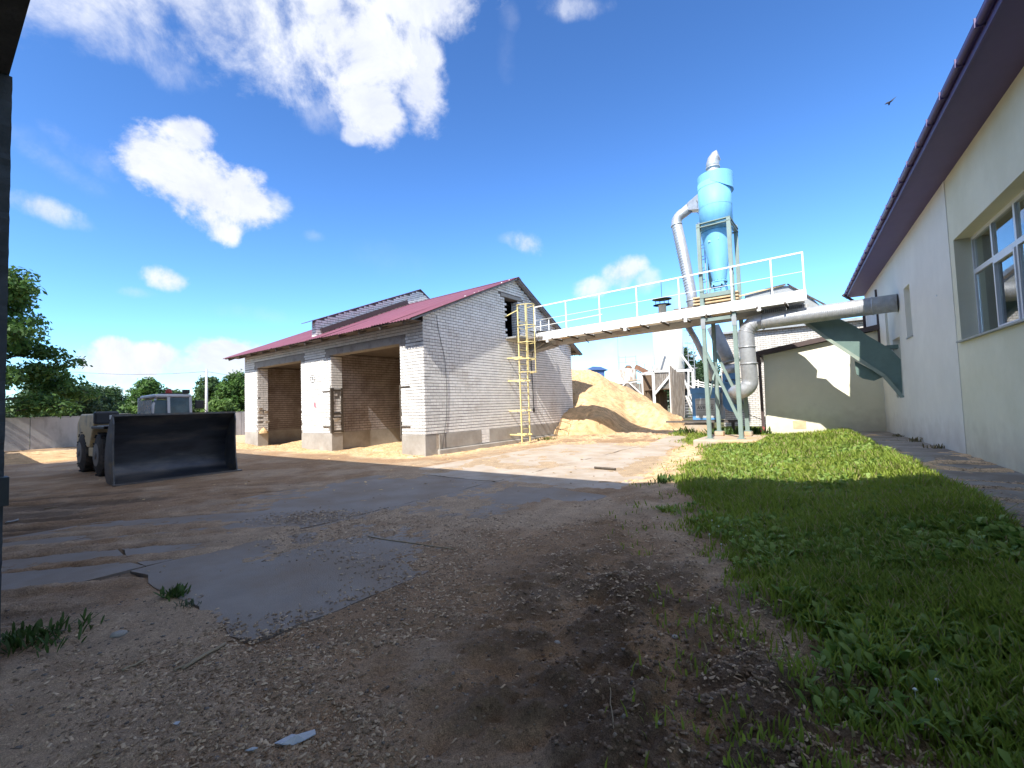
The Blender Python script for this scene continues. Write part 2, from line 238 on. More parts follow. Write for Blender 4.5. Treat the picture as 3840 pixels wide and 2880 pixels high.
class MB:
    def __init__(s): s.v = []; s.f = []; s.s = []
    def add(s, vs, fs, smooth=False):
        n = len(s.v); s.v += [tuple(q) for q in vs]; s.f += [tuple(i+n for i in f) for f in fs]; s.s += [smooth]*len(fs); return s
    def box(s, x0, x1, y0, y1, z0, z1):
        return s.add([(x0, y0, z0), (x1, y0, z0), (x1, y1, z0), (x0, y1, z0), (x0, y0, z1), (x1, y0, z1), (x1, y1, z1), (x0, y1, z1)],
                     [(0, 3, 2, 1), (4, 5, 6, 7), (0, 1, 5, 4), (1, 2, 6, 5), (2, 3, 7, 6), (3, 0, 4, 7)])
    def prism(s, poly, ext):
        n = len(poly); e = Vector(ext); a = [Vector(p) for p in poly]
        return s.add(a+[p+e for p in a], [tuple(range(n))[::-1], tuple(range(n, 2*n))]+[(i, (i+1) % n, n+(i+1) % n, n+i) for i in range(n)])
    def bar(s, p, q, w=.05, h=None, up=(0, 0, 1)):
        h = h or w; p = Vector(p); q = Vector(q); d = (q-p).normalized(); u = Vector(up)
        if abs(d.dot(u)) > .95: u = Vector((1, 0, 0))
        a = d.cross(u).normalized()*w/2; b = a.cross(d).normalized()*h/2
        vs = [p-a-b, p+a-b, p+a+b, p-a+b, q-a-b, q+a-b, q+a+b, q-a+b]
        return s.add(vs, [(0, 3, 2, 1), (4, 5, 6, 7), (0, 1, 5, 4), (1, 2, 6, 5), (2, 3, 7, 6), (3, 0, 4, 7)])
    def tube(s, pts, r, n=10, cap=True, smooth=True):
        pts = [Vector(p) for p in pts]; k = len(pts); rs = r if isinstance(r, (list, tuple)) else [r]*k
        vs = []; ref = None
        for i, p in enumerate(pts):
            d = ((pts[min(i+1, k-1)]-pts[max(i-1, 0)])).normalized()
            if ref is None: ref = Vector((0, 0, 1)) if abs(d.z) < .9 else Vector((1, 0, 0))
            a = d.cross(ref).normalized(); b = a.cross(d).normalized(); ref = b
            for j in range(n):
                t = 2*math.pi*j/n; vs.append(p+(a*math.cos(t)+b*math.sin(t))*rs[i])
        fs = [(i*n+j, i*n+(j+1) % n, (i+1)*n+(j+1) % n, (i+1)*n+j) for i in range(k-1) for j in range(n)]
        s.add(vs, fs, smooth)
        if cap:
            m0 = len(s.v)-k*n; s.f += [tuple(m0+j for j in range(n))[::-1], tuple(m0+(k-1)*n+j for j in range(n))]; s.s += [False]*2
        return s
    def lathe(s, prof, c=(0, 0, 0), n=32, smooth=True, cap=True):
        vs = []; c = Vector(c)
        for r, z in prof:
            for j in range(n): t = 2*math.pi*j/n; vs.append(c+Vector((r*math.cos(t), r*math.sin(t), z)))
        k = len(prof); fs = [(i*n+j, i*n+(j+1) % n, (i+1)*n+(j+1) % n, (i+1)*n+j) for i in range(k-1) for j in range(n)]
        s.add(vs, fs, smooth)
        if cap:
            m0 = len(s.v)-k*n; s.f += [tuple(m0+j for j in range(n))[::-1], tuple(m0+(k-1)*n+j for j in range(n))]; s.s += [False]*2
        return s
    def ring(s, c, d, r, t=.02, n=20):
        c = Vector(c); d = Vector(d).normalized(); return s.tube([c-d*t, c+d*t], r, n)
    def build(s, name, m_, parent=None, fr=WF, base=None, bevel=0):
        if parent is not None: fr, b0 = INFO[parent.name]
        else: b0 = Vector(base or (0, 0, 0))
        me = bpy.data.meshes.new(name); k_ = fr.k; me.from_pydata([((x-b0.x)*k_, (y-b0.y)*k_, (z-b0.z)*k_) for x, y, z in s.v], [], s.f); me.update()
        if any(s.s): me.polygons.foreach_set('use_smooth', s.s)
        me.materials.append(m_ if not isinstance(m_, str) else M[m_])
        if getattr(s, 'mi', None): me.materials.append(M[s.m2]); me.polygons.foreach_set('material_index', s.mi(len(s.f)))
        o = bpy.data.objects.new(name, me); COL.objects.link(o); place(o, fr, b0, parent); INFO[o.name] = (fr, b0)
        if bevel:
            bv = o.modifiers.new('bevel', 'BEVEL'); bv.width = bevel; bv.segments = 2; bv.limit_method = 'ANGLE'
        return o
def arc(c, r, a0, a1, n, ax=(1, 0, 0), ay=(0, 0, 1)):
    c = Vector(c); ax = Vector(ax); ay = Vector(ay)
    return [c+ax*r*math.cos(R(a0+(a1-a0)*i/n))+ay*r*math.sin(R(a0+(a1-a0)*i/n)) for i in range(n+1)]
def npmesh(name, V, F, m_, cols=None, smooth=False):
    me = bpy.data.meshes.new(name); nv, nf, k = len(V), len(F), F.shape[1]
    me.vertices.add(nv); me.vertices.foreach_set('co', V.astype(np.float32).ravel())
    me.loops.add(nf*k); me.loops.foreach_set('vertex_index', F.astype(np.int32).ravel())
    me.polygons.add(nf); me.polygons.foreach_set('loop_start', np.arange(0, nf*k, k, dtype=np.int32)); me.polygons.foreach_set('loop_total', np.full(nf, k, np.int32))
    if smooth: me.polygons.foreach_set('use_smooth', np.ones(nf, bool))
    me.update(calc_edges=True)
    if cols is not None:
        a = me.color_attributes.new('Col', 'FLOAT_COLOR', 'POINT'); c4 = np.ones((nv, 4), np.float32); c4[:, :3] = cols; a.data.foreach_set('color', c4.ravel())
    me.materials.append(M[m_]); o = bpy.data.objects.new(name, me); COL.objects.link(o); return o
def text(body, size, loc, rot, m_, parent, name='lettering', ext=.002, sx=1):
    c = bpy.data.curves.new(name, 'FONT'); c.body = body; c.size = size; c.extrude = ext; c.align_x = 'CENTER'; c.align_y = 'CENTER'
    t0 = bpy.data.objects.new(name, c); COL.objects.link(t0); bpy.context.view_layer.update()
    me = bpy.data.meshes.new_from_object(t0.evaluated_get(bpy.context.evaluated_depsgraph_get())); bpy.data.objects.remove(t0); bpy.data.curves.remove(c)
    me.materials.clear(); me.materials.append(M[m_]); o = bpy.data.objects.new(name, me); COL.objects.link(o)
    fr, b0 = INFO[parent.name]; o.parent = parent; o.location = Vector(loc)-b0; o.rotation_euler = rot; o.scale = (sx, 1, 1); return o

# ------------------------------------------------------------------ noise on arrays
def hash2(ix, iy, s):
    h = (ix*374761393+iy*668265263+s*1442695041) & 0xffffffff; h = ((h ^ (h >> 13))*1274126177) & 0xffffffff; return ((h ^ (h >> 16)) & 0xffff)/65535.
def vnoise(x, y, s=0):
    ix = np.floor(x).astype(np.int64); iy = np.floor(y).astype(np.int64); fx = x-ix; fy = y-iy; fx = fx*fx*(3-2*fx); fy = fy*fy*(3-2*fy)
    return (hash2(ix, iy, s)*(1-fx)+hash2(ix+1, iy, s)*fx)*(1-fy)+(hash2(ix, iy+1, s)*(1-fx)+hash2(ix+1, iy+1, s)*fx)*fy
def fbm(x, y, s=0, o=4):
    t = 0; a = .5; n = 0
    for i in range(o): t = t+a*vnoise(x*2**i, y*2**i, s+i*17); n += a; a *= .5
    return t/n
def ss(a, b, x): t = np.clip((x-a)/(b-a), 0, 1); return t*t*(3-2*t)
def inB(X, Y): X = X-B.o[0]; Y = Y-B.o[1]; return X*B.x[0]+Y*B.x[1], X*B.y[0]+Y*B.y[1]
def inR(X, Y): X = X-RW.o[0]; Y = Y-RW.o[1]; return -(X*RW.x[0]+Y*RW.x[1]), X*RW.y[0]+Y*RW.y[1]   # distance from the wall, along it
def T(X, Y):      # broad lie of the land
    n, s = inR(X, Y); u, v = inB(X, Y)
    t = ss(2.8, .8, n)*.26*np.clip(1-s/18, .5, 1)*ss(-12, -6, s)+ss(6.6, 2.6, n)*.15*ss(-12, -4, s)
    t = t+.2*ss(4.5, 11, v)*ss(10, 4, u)*ss(-6, 0, u)
    return t
EDGE = np.array([(-.5, 1.0), (2.0, 1.45), (2.5, 1.55), (2.87, 1.64), (3.5, 1.72), (4.56, 2.03), (6, 2.22), (8.56, 2.75), (10, 3.7), (11.2, 4.4), (13, 5.3), (15, 5.9), (19.5, 6.7), (24, 9.5)])
def grassiness(X, Y):
    ex = np.interp(Y, EDGE[:, 0], EDGE[:, 1])+(fbm(X*1.3, Y*1.3, 5, 3)-.5)*1.3
    n, s = inR(X, Y); u, v = inB(X, Y)
    g = ss(-.15, .75+.9*ss(3.2, 1.8, Y), X-ex)
    pw = 1.02+(fbm(X*2, Y*2, 9, 3)-.5)*.3          # width of the path beside the wall
    g = g*ss(pw-.08, pw+.12, n)*ss(8.42, 8.25, s-np.where(n > 3.7, 99, 0)*1.)
    return g
SLABZ = .012
SLABS = [(2.03, 5.36, -14.9, -8.93), (2.03, 5.36, -8.89, -2.93), (2.03, 5.36, -2.89, 3.07), (2.03, 5.36, 3.11, 9.1),
         (5.41, 8.12, -9.0, -5.9), (5.41, 8.12, -5.86, -3.02), (5.41, 8.12, -2.98, -.5), (5.41, 8.12, -.46, 5.5), (5.41, 7.6, 5.54, 11.5)
         ]
def detail(X, Y):
    """relief and colour of the yard soil"""
    u, v = inB(X, Y); n, s = inR(X, Y); gr = grassiness(X, Y); t = T(X, Y)
    w = (fbm(X*1.1, Y*1.1, 1, 4)-.5); w2 = (fbm(X*3.7, Y*3.7, 2, 4)-.5); w3 = (fbm(X*13, Y*13, 3, 3)-.5); w4 = fbm(X*6, Y*6, 33, 3)
    inA = ss(1.9, 2.1, u)*ss(5.55, 5.4, u)*ss(-8.9, -8.0, v+w*2-(u-2)*.2)
    inN = ss(5.3, 5.5, u)*ss(8.2, 8.1, u)*ss(-9.1, -8.95, v)*ss(-7.3, -7.6, v+w2*.9)
    inP = ss(6.3, 6.6, u+w*1.5)*ss(8.3, 8.1, u)*ss(-4.0, -3.7, v+w2*.8)*ss(-3.1, -3.3, v)
    inF = ss(5.3, 5.5, u)*ss(8.2, 8.0, u+ss(-.5, 6, v)*1.9+w*.6)*ss(-2.9, -2.6, v+w2*.8)
    inL = ss(-1.3, -1.1, u)*ss(2.05, 1.95, u)*ss(-9.5, -9, v)*ss(-3.4, -3.8, v)*.75
    clear = np.clip(np.maximum.reduce([inA, inN, inP, inF]), 0, 1)
    dirtpatch = ss(-.075, .085, w+.35*w2-ss(-3, 3, v)*.04+ss(-6.5, -9, v)*ss(4.5, 3, u)*.16-ss(-8.2, -6.6, v)*ss(-1, -2.4, v)*ss(3.2, 4.2, u)*.16-inN*.12-inP*.2-inF*ss(-.5, -1.5, v)*.1)           # thin soil lying on the slabs
    cov = np.clip((1-clear)+dirtpatch*.9, 0, 1)
    h = t-.022+cov*(.036+.02*w)+w3*.010*cov+(fbm(X*34, Y*34, 14, 2)-.5)*.012*cov*ss(7, 4, Y)
    # churned mud near the camera, ruts at the left
    mud = ss(1.75, .45, np.hypot((X-.75)/1.0, (Y-2.4)/2.0))*ss(1.2, .9, gr+.3)
    mud = np.maximum(mud, ss(1.0, .2, np.hypot((X-.9)/1.0, (Y-3.6)/1.3))*.6)
    h = h+mud*(w2*.19+w3*.09+(np.abs(w)*.1))
    q = (X*.82+Y*.57)*0+X*math.cos(R(20))-Y*math.sin(R(20))*0
    rut = fbm((X*.35+Y*.15)*1.2, (Y-.22*X)*3.2, 21, 4)-.5
    left = ss(-2.4, -4.2, X+.15*Y)*ss(11.5, 9, Y)
    h = h+left*(rut*.2+w3*.03)
    tr = fbm((X*.9-Y*.9)*.5, (X*.707+Y*.707)*4, 41, 3)-.5
    mid = ss(8.3, 8.6, u)*(1-gr)*ss(10, 7, Y)
    rt2 = np.sin((X-.16*Y+.35*w)*9.5); h = h+mid*(tr*.05+w2*.025+.02)+mid*ss(9, 6, Y)*ss(.2, .8, X-.02*Y)*ss(2.2, 1.2, X-.1*Y)*(rt2*.022+.012*np.sin((Y+.5*X)*42)*(rt2 > .2)*ss(.4, .55, fbm(X*2, Y*2, 77, 2)))
    h = h+gr*(.03+w2*.03)
    near = ss(4.5, 2.5, Y); h = h+near*(w3*.022+w2*.02)*(1-clear)
    ag = np.arange(1)
    # colour
    brown = np.array([.31, .20, .115]); grey = np.array([.40, .29, .19]); dark = np.array([.085, .058, .038]); saw = np.array([.60, .42, .25]); green = np.array([.07, .085, .03]); tan = np.array([.36, .27, .175])
    c = brown+(grey-brown)*ss(-.15, .2, w+.4*w2)[..., None]
    c = c*(1-(mud*.8*ss(-.12, .1, w2))[..., None])+dark*(mud*.8*ss(-.12, .1, w2))[..., None]
    lk_ = left*ss(-.04, .12, -rut)*.75; c = c*(1-lk_[..., None])+dark*1.1*lk_[..., None]
    sunny = ss(-2.9, -1.9, v-.1*u)                                   # stretch in sun by the shed: paler tan put in for sunlight and sawdust
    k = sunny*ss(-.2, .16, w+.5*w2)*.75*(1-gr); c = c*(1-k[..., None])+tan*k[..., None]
    sd = np.zeros_like(X)
    sd = np.maximum(sd, ss(-1.35, -.5, v+w*1.3)*ss(.3, -.2, u)*ss(-19, -14, u)*.95)
    sd = np.maximum(sd, ss(1.5, .35, u+w*1.5)*ss(-.6, 1, v)*ss(-.2, 0, u))
    sd = np.maximum(sd, ss(7.6, 8.2, u+ss(-1, 6, v)*1.2)*ss(-2.9, -2.0, v)*(1-gr)*ss(-.25, .0, w2+w*.5)*ss(11, 9, v))
    sd = np.maximum(sd, ss(4.5, 7, v)*ss(-.1, .13, w+.5*w2)*ss(-1, 1, u)*ss(9, 7, u)*.9)
    sd = np.maximum(sd, ss(8.5, 10, v)*ss(12, 9, u)*(1-gr)*.9)
    sd = np.maximum(sd, ss(-14.8, -16.5, u+w)*ss(-4, -1, v)*ss(9, 5, v)*.9)
    e1 = ss(1.0, .3, np.hypot((X+3.15)/1.1, (Y-7.0)/.55)); sd = np.maximum(sd, e1*.4*ss(-.1, .1, w2))
    c = c*(1-sd[..., None])+saw*sd[..., None]*(.85+.5*w4[..., None]*.6)
    h = h+sd*ss(-.05, .2, w+w2)*.03*sunny
    c = c*(1-(gr*.9)[..., None])+green*(gr*.9)[..., None]
    c = c*(.86+.5*(w4-.2))[..., None]
    return h, np.clip(c, .01, .9), gr, mud, clear, sd

# ------------------------------------------------------------------ ground
xs = np.concatenate([np.arange(-34, -14, .22), np.arange(-14, -6, .075), np.arange(-6, 6, .035), np.arange(6, 12, .07), np.arange(12, 22, .2)])
ys = [.55]
while ys[-1] < 48: ys.append(ys[-1]+max(.02, .0075*ys[-1]))
ys = np.array(ys); GX, GY = np.meshgrid(xs, ys); GH, GC, _, _, _, _ = detail(GX, GY)
ed = ss(0, 2.5, np.minimum.reduce([GX-xs[0], xs[-1]-GX, ys[-1]-GY])); GH = GH*ed-.06*(1-ed)
gv = np.stack([GX.ravel(), GY.ravel(), GH.ravel()], 1); nx, ny = len(xs), len(ys)
ii = (np.arange(ny-1)[:, None]*nx+np.arange(nx-1)[None]).ravel(); gf = np.stack([ii, ii+1, ii+nx+1, ii+nx], 1)
go = npmesh('yard_soil', gv, gf, 'dirt_attr', GC.reshape(-1, 3), smooth=True); tag(go, kind='structure')
def gz(x, y): return float(detail(np.array([x*1.]), np.array([y*1.]))[0][0])
g2 = MB(); k = 1200; g2.add([(-k, -k, -.09), (k, -k, -.09), (k, k, -.09), (-k, k, -.09)], [(0, 1, 2, 3)]).build('ground', 'ground_far')['kind'] = 'structure'
road = thing('concrete_road', 'worn grey concrete road slabs running past the brick shed', 'road', B, (4, 0, 0)); road['kind'] = 'structure'; del road['category']
for (a, b_, c, d) in SLABS:
    q = MB(); nn = 10; vs = []
    pts = []
    for i in range(nn): pts.append((a+(b_-a)*i/nn, c))
    for i in range(nn): pts.append((b_, c+(d-c)*i/nn))
    for i in range(nn): pts.append((b_-(b_-a)*i/nn, d))
    for i in range(nn): pts.append((a, d-(d-c)*i/nn))
    z = SLABZ+random.uniform(-.004, .006)
    pts = [(x+random.uniform(-.05, .05), y+random.uniform(-.05, .05), z-.15) for x, y in pts]
    ztop = []
    q.prism(pts, (0, 0, .15))
    if c > 5: q.v = [(x, y, zz+.2*float(ss(4.5, 11, y))) for x, y, zz in q.v]
    q.build('slab', 'slab' if c < -3 else 'slab_sunlit_dusty', road)  # slabs beyond the shadow edge take the sunlit copy
# path along the right hand wall
pth = thing('path', 'worn concrete path along the foot of the yellow wall', 'path', RP, (-.5, 0, .3)); pth['kind'] = 'structure'; del pth['category']
y = -10.5
while y < 8.2:
    L_ = random.uniform(1.5, 2.1); y1 = min(y+L_, 8.25); ps = []
    for i in range(7): ps.append((-.0, y+(y1-y-.02)*i/6))
    for i in range(7): yy = y1-.02-(y1-y-.02)*i/6; ps.append((-1.0+random.uniform(-.06, .06), yy))
    q = MB(); q.prism([(x, yy, 0) for x, yy in ps][::-1], (0, 0, .12))
    q.v = [(x, yy, zz-.1+float(T(*[np.array([k_]) for k_ in RP.w(x, yy)[:2]])[0])+.03) for x, yy, zz in q.v]
    q.build('path_slab', 'path', pth); y = y1

# ------------------------------------------------------------------ bricks
CAM = Vector((0, 0, 1.6))
def brick_rows(s0, s1, z0, z1, keep=lambda s, z: True, ch=.11, bl=.272, ragged=None, headers=6, seed=1):
    rr = random.Random(seed); out = []; z = z0; r = 0
    while z < z1-.03:
        hh = min(ch, z1-z); hd = (r % headers == headers-1); L_ = bl/2 if hd else bl
        x = s0-(bl/2 if r % 2 else 0)*(0 if hd else 1)
        while x < s1-.01:
            a, b_ = max(x, s0), min(x+L_, s1)
            if b_-a > .03 and keep((a+b_)/2, z+hh/2): out.append((a+.008, b_-.008, z+.010+rr.uniform(-.002, .002), z+hh-.012))
            x += L_
        z += ch; r += 1
    return out
BM = {}
def unit_brick(L_, m_):
    k = (round(L_, 2), m_)
    if k not in BM:
        q = MB().box(0, 1, -.5, .5, 0, 1); me = bpy.data.meshes.new('brick'); me.from_pydata(q.v, [], q.f); me.materials.append(M[m_]); BM[k] = me
    return BM[k]
def lay(parent, faces, single=0, depth=.03, proud=.012):
    """faces: (origin, axis, normal, rows, material); the nearest `single` bricks become parts of their own, the rest one part per material"""
    fr, b0 = INFO[parent.name]; allb = []
    for (o, ax, nm, rows, m_) in faces:
        o = Vector(o); ax = Vector(ax); nm = Vector(nm)
        for (a, b_, z0, z1) in rows:
            p = o+ax*(a+b_)/2; w = fr.w(p.x, p.y, (z0+z1)/2); allb.append(((w-CAM).length, o, ax, nm, a, b_, z0, z1, m_))
    allb.sort(key=lambda t: t[0])
    rr = random.Random(3)
    for i, (d, o, ax, nm, a, b_, z0, z1, m_) in enumerate(allb[:single]):
        ob = bpy.data.objects.new('brick', unit_brick(b_-a, m_)); COL.objects.link(ob); ob.parent = parent
        loc = o+ax*a+nm*(proud/2-depth/2+rr.uniform(-.002, .003)); loc.z = z0; ob.location = loc-b0
        ob.rotation_euler = (0, 0, math.atan2(ax.y, ax.x)); ob.scale = (b_-a, depth+proud, z1-z0)
    by = {}
    for t in allb[single:]: by.setdefault(t[8], []).append(t)
    for m_, L_ in by.items():
        q = MB()
        for (d, o, ax, nm, a, b_, z0, z1, _) in L_:
            j = rr.uniform(-.002, .003); n0 = nm*(proud+j); n1 = -nm*depth
            P0 = o+ax*a; P1 = o+ax*b_
            vs = [P0+n0, P1+n0, P1+n1, P0+n1]
            q.add([(p.x, p.y, z0) for p in vs]+[(p.x, p.y, z1) for p in vs], [(0, 3, 2, 1), (4, 5, 6, 7), (0, 1, 5, 4), (1, 2, 6, 5), (3, 0, 4, 7)])
        tag(q.build('bricks', m_, parent), kind='stuff')

# ------------------------------------------------------------------ brick shed
WU0, RD, PKZ = -13.68, 10.2, 7.14
def under(v): return 4.87+.43*v if v < 5.35 else 7.17-.525*(v-5.35)
shed = thing('brick_shed', 'white brick shed with two open bays and a burgundy sheet roof', 'building', B, (-6.8, 5, 0))
MT = .004
# backing walls
q = MB()
def gab_poly(pts): q.prism([(-.004, v, z) for v, z in pts], (-.38, 0, 0))
gab_poly([(.004, .74), (4.66, .74), (4.66, under(4.66)), (.004, under(0))]); gab_poly([(4.66, .74), (5.64, .74), (5.64, 4.55), (4.66, 4.55)])
gab_poly([(4.66, 6.27), (5.64, 6.27), (5.64, under(5.64)), (5.35, under(5.35)), (4.66, under(4.66))])
gab_poly([(5.64, .74), (RD, .74), (RD, under(RD)), (5.64, under(5.64))]); q.build('gable_wall', 'mortar', shed)
q = MB()
for a, b_ in ((-1.21, -.39), (-8.03, -5.644), (WU0, -12.264)): q.box(a, b_, .004, .5, .74, 3.97)
q.box(WU0, -.39, .004, .4, 3.97, 4.62); q.build('front_wall', 'mortar_sunlit', shed)
q = MB().box(WU0, -.39, RD-.38, RD, 0, 4.6); q.box(WU0, WU0+.38, .5, RD-.38, 0, 4.6); q.build('rear_wall', 'mortar_dark', shed)
q = MB().box(-6.3, -5.86, .5, RD-.38, 0, 4.5); q.build('partition_wall', 'mortar_dark', shed)
MB().box(-6.3, -.39, .41, RD-.4, 4.12, 4.3).build('ceiling_slab', 'timber_dark', shed)
MB().box(WU0+.39, -6.31, .41, RD-.4, 4.12, 4.3).build('ceiling_slab', 'timber_dark', shed)
# plinths
for a, b_ in ((-1.22, .012), (-8.04, -5.64), (WU0-.01, -12.26)): MB().box(a, b_ if b_ < 0 else .0, -.012, .51, -.2, .735).build('plinth_block', 'concrete', shed, bevel=.02)
for a, b_, z0 in ((.95, 2.88, .2), (3.36, 7.7, .2), (7.72, 10.2, .2)): MB().box(-.35, .02, a, b_, z0, .735).build('plinth_block', 'concrete', shed, bevel=.015)
MB().box(-.35, .0, .5, .93, -.1, .73).build('broken_plinth', 'broken', shed)
MB().box(-.35, .09, .55, 10.25, -.3, .19).build('footing', 'concrete', shed, bevel=.03)
for (v0, v1) in ((.62, .68), (.72, .9)):
    MB().box(0, .03, v0, v1, .12, .72).build('plinth_shard', 'concrete', shed)
MB().box(-5.86, -5.83, .5, 9.8, -.1, .76).build('partition_plinth', 'concrete', shed); MB().box(WU0+.38, WU0+.43, .5, 9.8, -.1, .76).build('partition_plinth', 'concrete', shed)
# bricks
faces = []
def gkeep(v, z):
    if 4.66 < v < 5.64 and 4.55 < z < 6.27: return False
    if 4.35 < v < 5.95 and 6.27 < z < 6.43: return False
    return z < under(v)+.0
faces.append(((0, 0, 0), (0, 1, 0), (1, 0, 0), brick_rows(0, RD, .74, 7.2, gkeep, headers=5, seed=2), 'brick'))
faces.append(((0, 0, 0), (0, 1, 0), (1, 0, 0), [(2.89, 3.13, z, z+.1) for z in (.22, .33, .44, .55, .64)]+[(3.14, 3.35, z, z+.1) for z in (.22, .33, .44, .55, .64)], 'brick'))
def pil(a, b_, ragL, ragR, seed):
    rr = random.Random(seed); out = []
    for (x0, x1, z0, z1) in brick_rows(a, b_, .74, 3.95, headers=7, seed=seed):
        low = max(0, 1-(z0-.74)/2.4)
        if ragL and x0 < a+.1: x0 += rr.choice((0, 0, .03, .06, .1))*low*rr.random()*1.5
        if ragR and x1 > b_-.1: x1 -= rr.choice((0, .03, .06, .1))*low*rr.random()*1.6
        if x1-x0 > .05: out.append((x0, x1, z0, z1))
    return out
faces.append(((0, 0, 0), (1, 0, 0), (0, -1, 0), pil(-1.22, .012, 1, 0, 5), 'brick'))
faces.append(((0, 0, 0), (1, 0, 0), (0, -1, 0), pil(-8.03, -5.64, 1, 1, 6), 'brick'))
faces.append(((0, 0, 0), (1, 0, 0), (0, -1, 0), pil(WU0, -12.26, 0, 1, 7), 'brick'))
def lint(s): return -6.0 < s < -.92 or -12.55 < s < -7.75
faces.append(((0, 0, 0), (1, 0, 0), (0, -1, 0), brick_rows(WU0, .012, 3.95, 4.62, lambda s, z: not (lint(s) and z < 4.27), seed=8), 'brick'))
for u0 in (-5.64, -12.26):
    rows = []
    rr = random.Random(int(-u0*10))
    for (a, b_, z0, z1) in brick_rows(0, .5, .74, 3.95, seed=11):
        if rr.random() < .25*max(0, 1-(z0-.74)/2.2): continue
        rows.append((a, b_, z0, z1))
    faces.append(((u0, 0, 0), (0, 1, 0), (1, 0, 0), rows, 'brick'))
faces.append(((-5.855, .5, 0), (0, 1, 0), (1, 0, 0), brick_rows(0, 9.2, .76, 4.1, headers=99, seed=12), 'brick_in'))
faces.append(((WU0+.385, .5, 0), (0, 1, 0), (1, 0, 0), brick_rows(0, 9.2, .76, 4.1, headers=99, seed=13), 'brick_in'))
# door reveal of the gable opening
faces.append(((-.0, 5.64, 0), (-1, 0, 0), (0, -1, 0), brick_rows(.02, .38, 4.57, 6.25, seed=14), 'brick'))
# fire wall above the roof
FU = -6.86
def ftop(v): return 5.62+.411*v if v < 6.07 else 8.115-.62*(v-6.07)
q = MB(); q.prism([(FU-.004, .06, 4.86), (FU-.004, 5.35, 7.15), (FU-.004, 10.1, 4.7), (FU-.004, 10.1, ftop(10.1)), (FU-.004, 6.07, ftop(6.07)), (FU-.004, .06, ftop(.06))], (-.3, 0, 0)); q.build('fire_wall', 'mortar', shed)
faces.append(((FU, 0, 0), (0, 1, 0), (1, 0, 0), brick_rows(.05, 10, 4.9, 8.3, lambda v, z: under(v)-.1 < z < ftop(v)-.06, headers=4, seed=15), 'brick'))
faces.append(((0, .05, 0), (1, 0, 0), (0, -1, 0), brick_rows(FU-.31, FU+.0, 4.9, 5.6, seed=16), 'brick'))
lay(shed, faces, single=300)
# loose broken bricks where the corners of the bays were knocked off
rr = random.Random(4)
for (u0, n_) in ((-12.26, 12), (-5.64, 4), (-1.22, 3)):
    for i in range(n_):
        z = rr.uniform(.75, 2.3) if u0 < -10 else rr.uniform(.75, 1.6); c = Vector((u0+rr.uniform(-.07, .0), rr.uniform(-.02, .45) if u0 < -2 else rr.uniform(0, .3), z)); s_ = rr.uniform(.04, .1)
        pts = [c+Vector((rr.uniform(-1, 1)*s_*.8, rr.uniform(-1, 1)*s_*1.4, sg*s_*rr.uniform(.3, .6))) for sg in (-1, -1, -1, -1, 1, 1, 1, 1)]
        bb = Vector((s_*.7, s_*1.2, s_*.5)); pts = [c+Vector((sx*bb.x*rr.uniform(.6, 1.1), sy*bb.y*rr.uniform(.6, 1.1), sz*bb.z*rr.uniform(.7, 1.1))) for sz in (-1, 1) for sx, sy in ((-1, -1), (1, -1), (1, 1), (-1, 1))]
        MB().add(pts, [(0, 3, 2, 1), (4, 5, 6, 7), (0, 1, 5, 4), (1, 2, 6, 5), (2, 3, 7, 6), (3, 0, 4, 7)]).build('broken_brick', 'broken', shed)
for a, b_ in ((-6.0, -.92), (-12.55, -7.75)): MB().box(a, b_, -.016, .38, 3.98, 4.26).build('lintel', 'lintel', shed, bevel=.01)
for a in (-5.98, -1.22, -12.52, -8.0): MB().box(a, a+.3, -.02, .1, 3.87, 3.975).build('bearing_pad', 'lintel', shed)
MB().box(-.37, .018, 4.4, 5.9, 6.28, 6.42).build('door_lintel', 'lintel', shed)
MB().box(-.3, -.26, 4.66, 4.75, 4.56, 6.26).build('door_frame', 'timber_dark', shed)
# eave timber and roof sheets
MB().box(WU0-.6, -.02, -.6, -.05, 4.60, 4.64).build('soffit_board', 'timber_dark', shed)
q = MB(); x = WU0-.3
while x < .1:
    MB().bar((x, .5, under(.5)-.09), (x, -.66, under(-.66)-.10), .06, .1).build('rafter_end', 'timber_dark', shed); x += 1.25
for z_, v in ((0, -.62), (0, -.3), (0, .0)): MB().bar((WU0-.75, v, under(v)-.03), (.12, v, under(v)-.03), .1, .03).build('batten', 'timber_dark', shed)
rr = random.Random(5)
def sheet(x0, x1, v0, v1, jig):
    q = MB(); n = max(2, int((x1-x0)/.0375)); top = []; 
    for (v, zo) in ((v0, jig[0]), ((v0+v1)/2, 0), (v1, jig[1])):
        for i in range(n+1):
            x = x0+(x1-x0)*i/n; top.append((x, v+(rr.uniform(-.01, .01) if v == v0 else 0), under(v)+.045+.018*math.cos(2*math.pi*x/.15)+zo))
    nn = n+1; fs = [(r*nn+i, r*nn+i+1, (r+1)*nn+i+1, (r+1)*nn+i) for r in range(2) for i in range(n)]
    bot = [(a, b_, c-.012) for a, b_, c in top]; m0 = len(top)
    q.add(top, fs, True); q.add(bot, [tuple(reversed(f)) for f in fs], True)
    # edge
    q.f += [(i, m0+i, m0+i+1, i+1) for i in range(n)]; q.s += [False]*n
    if v0 > v1: q.f = [tuple(reversed(f)) for f in q.f]
    nf = 2*n; q.m2 = 'roof_under'; q.mi = lambda k: [0]*nf+[1]*nf+[0]*(k-2*nf)
    o = q.build('roof_sheet', 'roof', shed); return o
x = -14.45
while x < .25:
    x1 = min(x+1.05, .28)
    e = rr.uniform(-.025, .03) if rr.random() < .5 else 0
    sheet(x, x1+.03, -.78+rr.uniform(-.035, .035), 5.37, (e, rr.uniform(0, .006)))
    sheet(x, x1+.03, 11.0+rr.uniform(-.03, .03), 5.37, (0, rr.uniform(0, .006))); x = x1
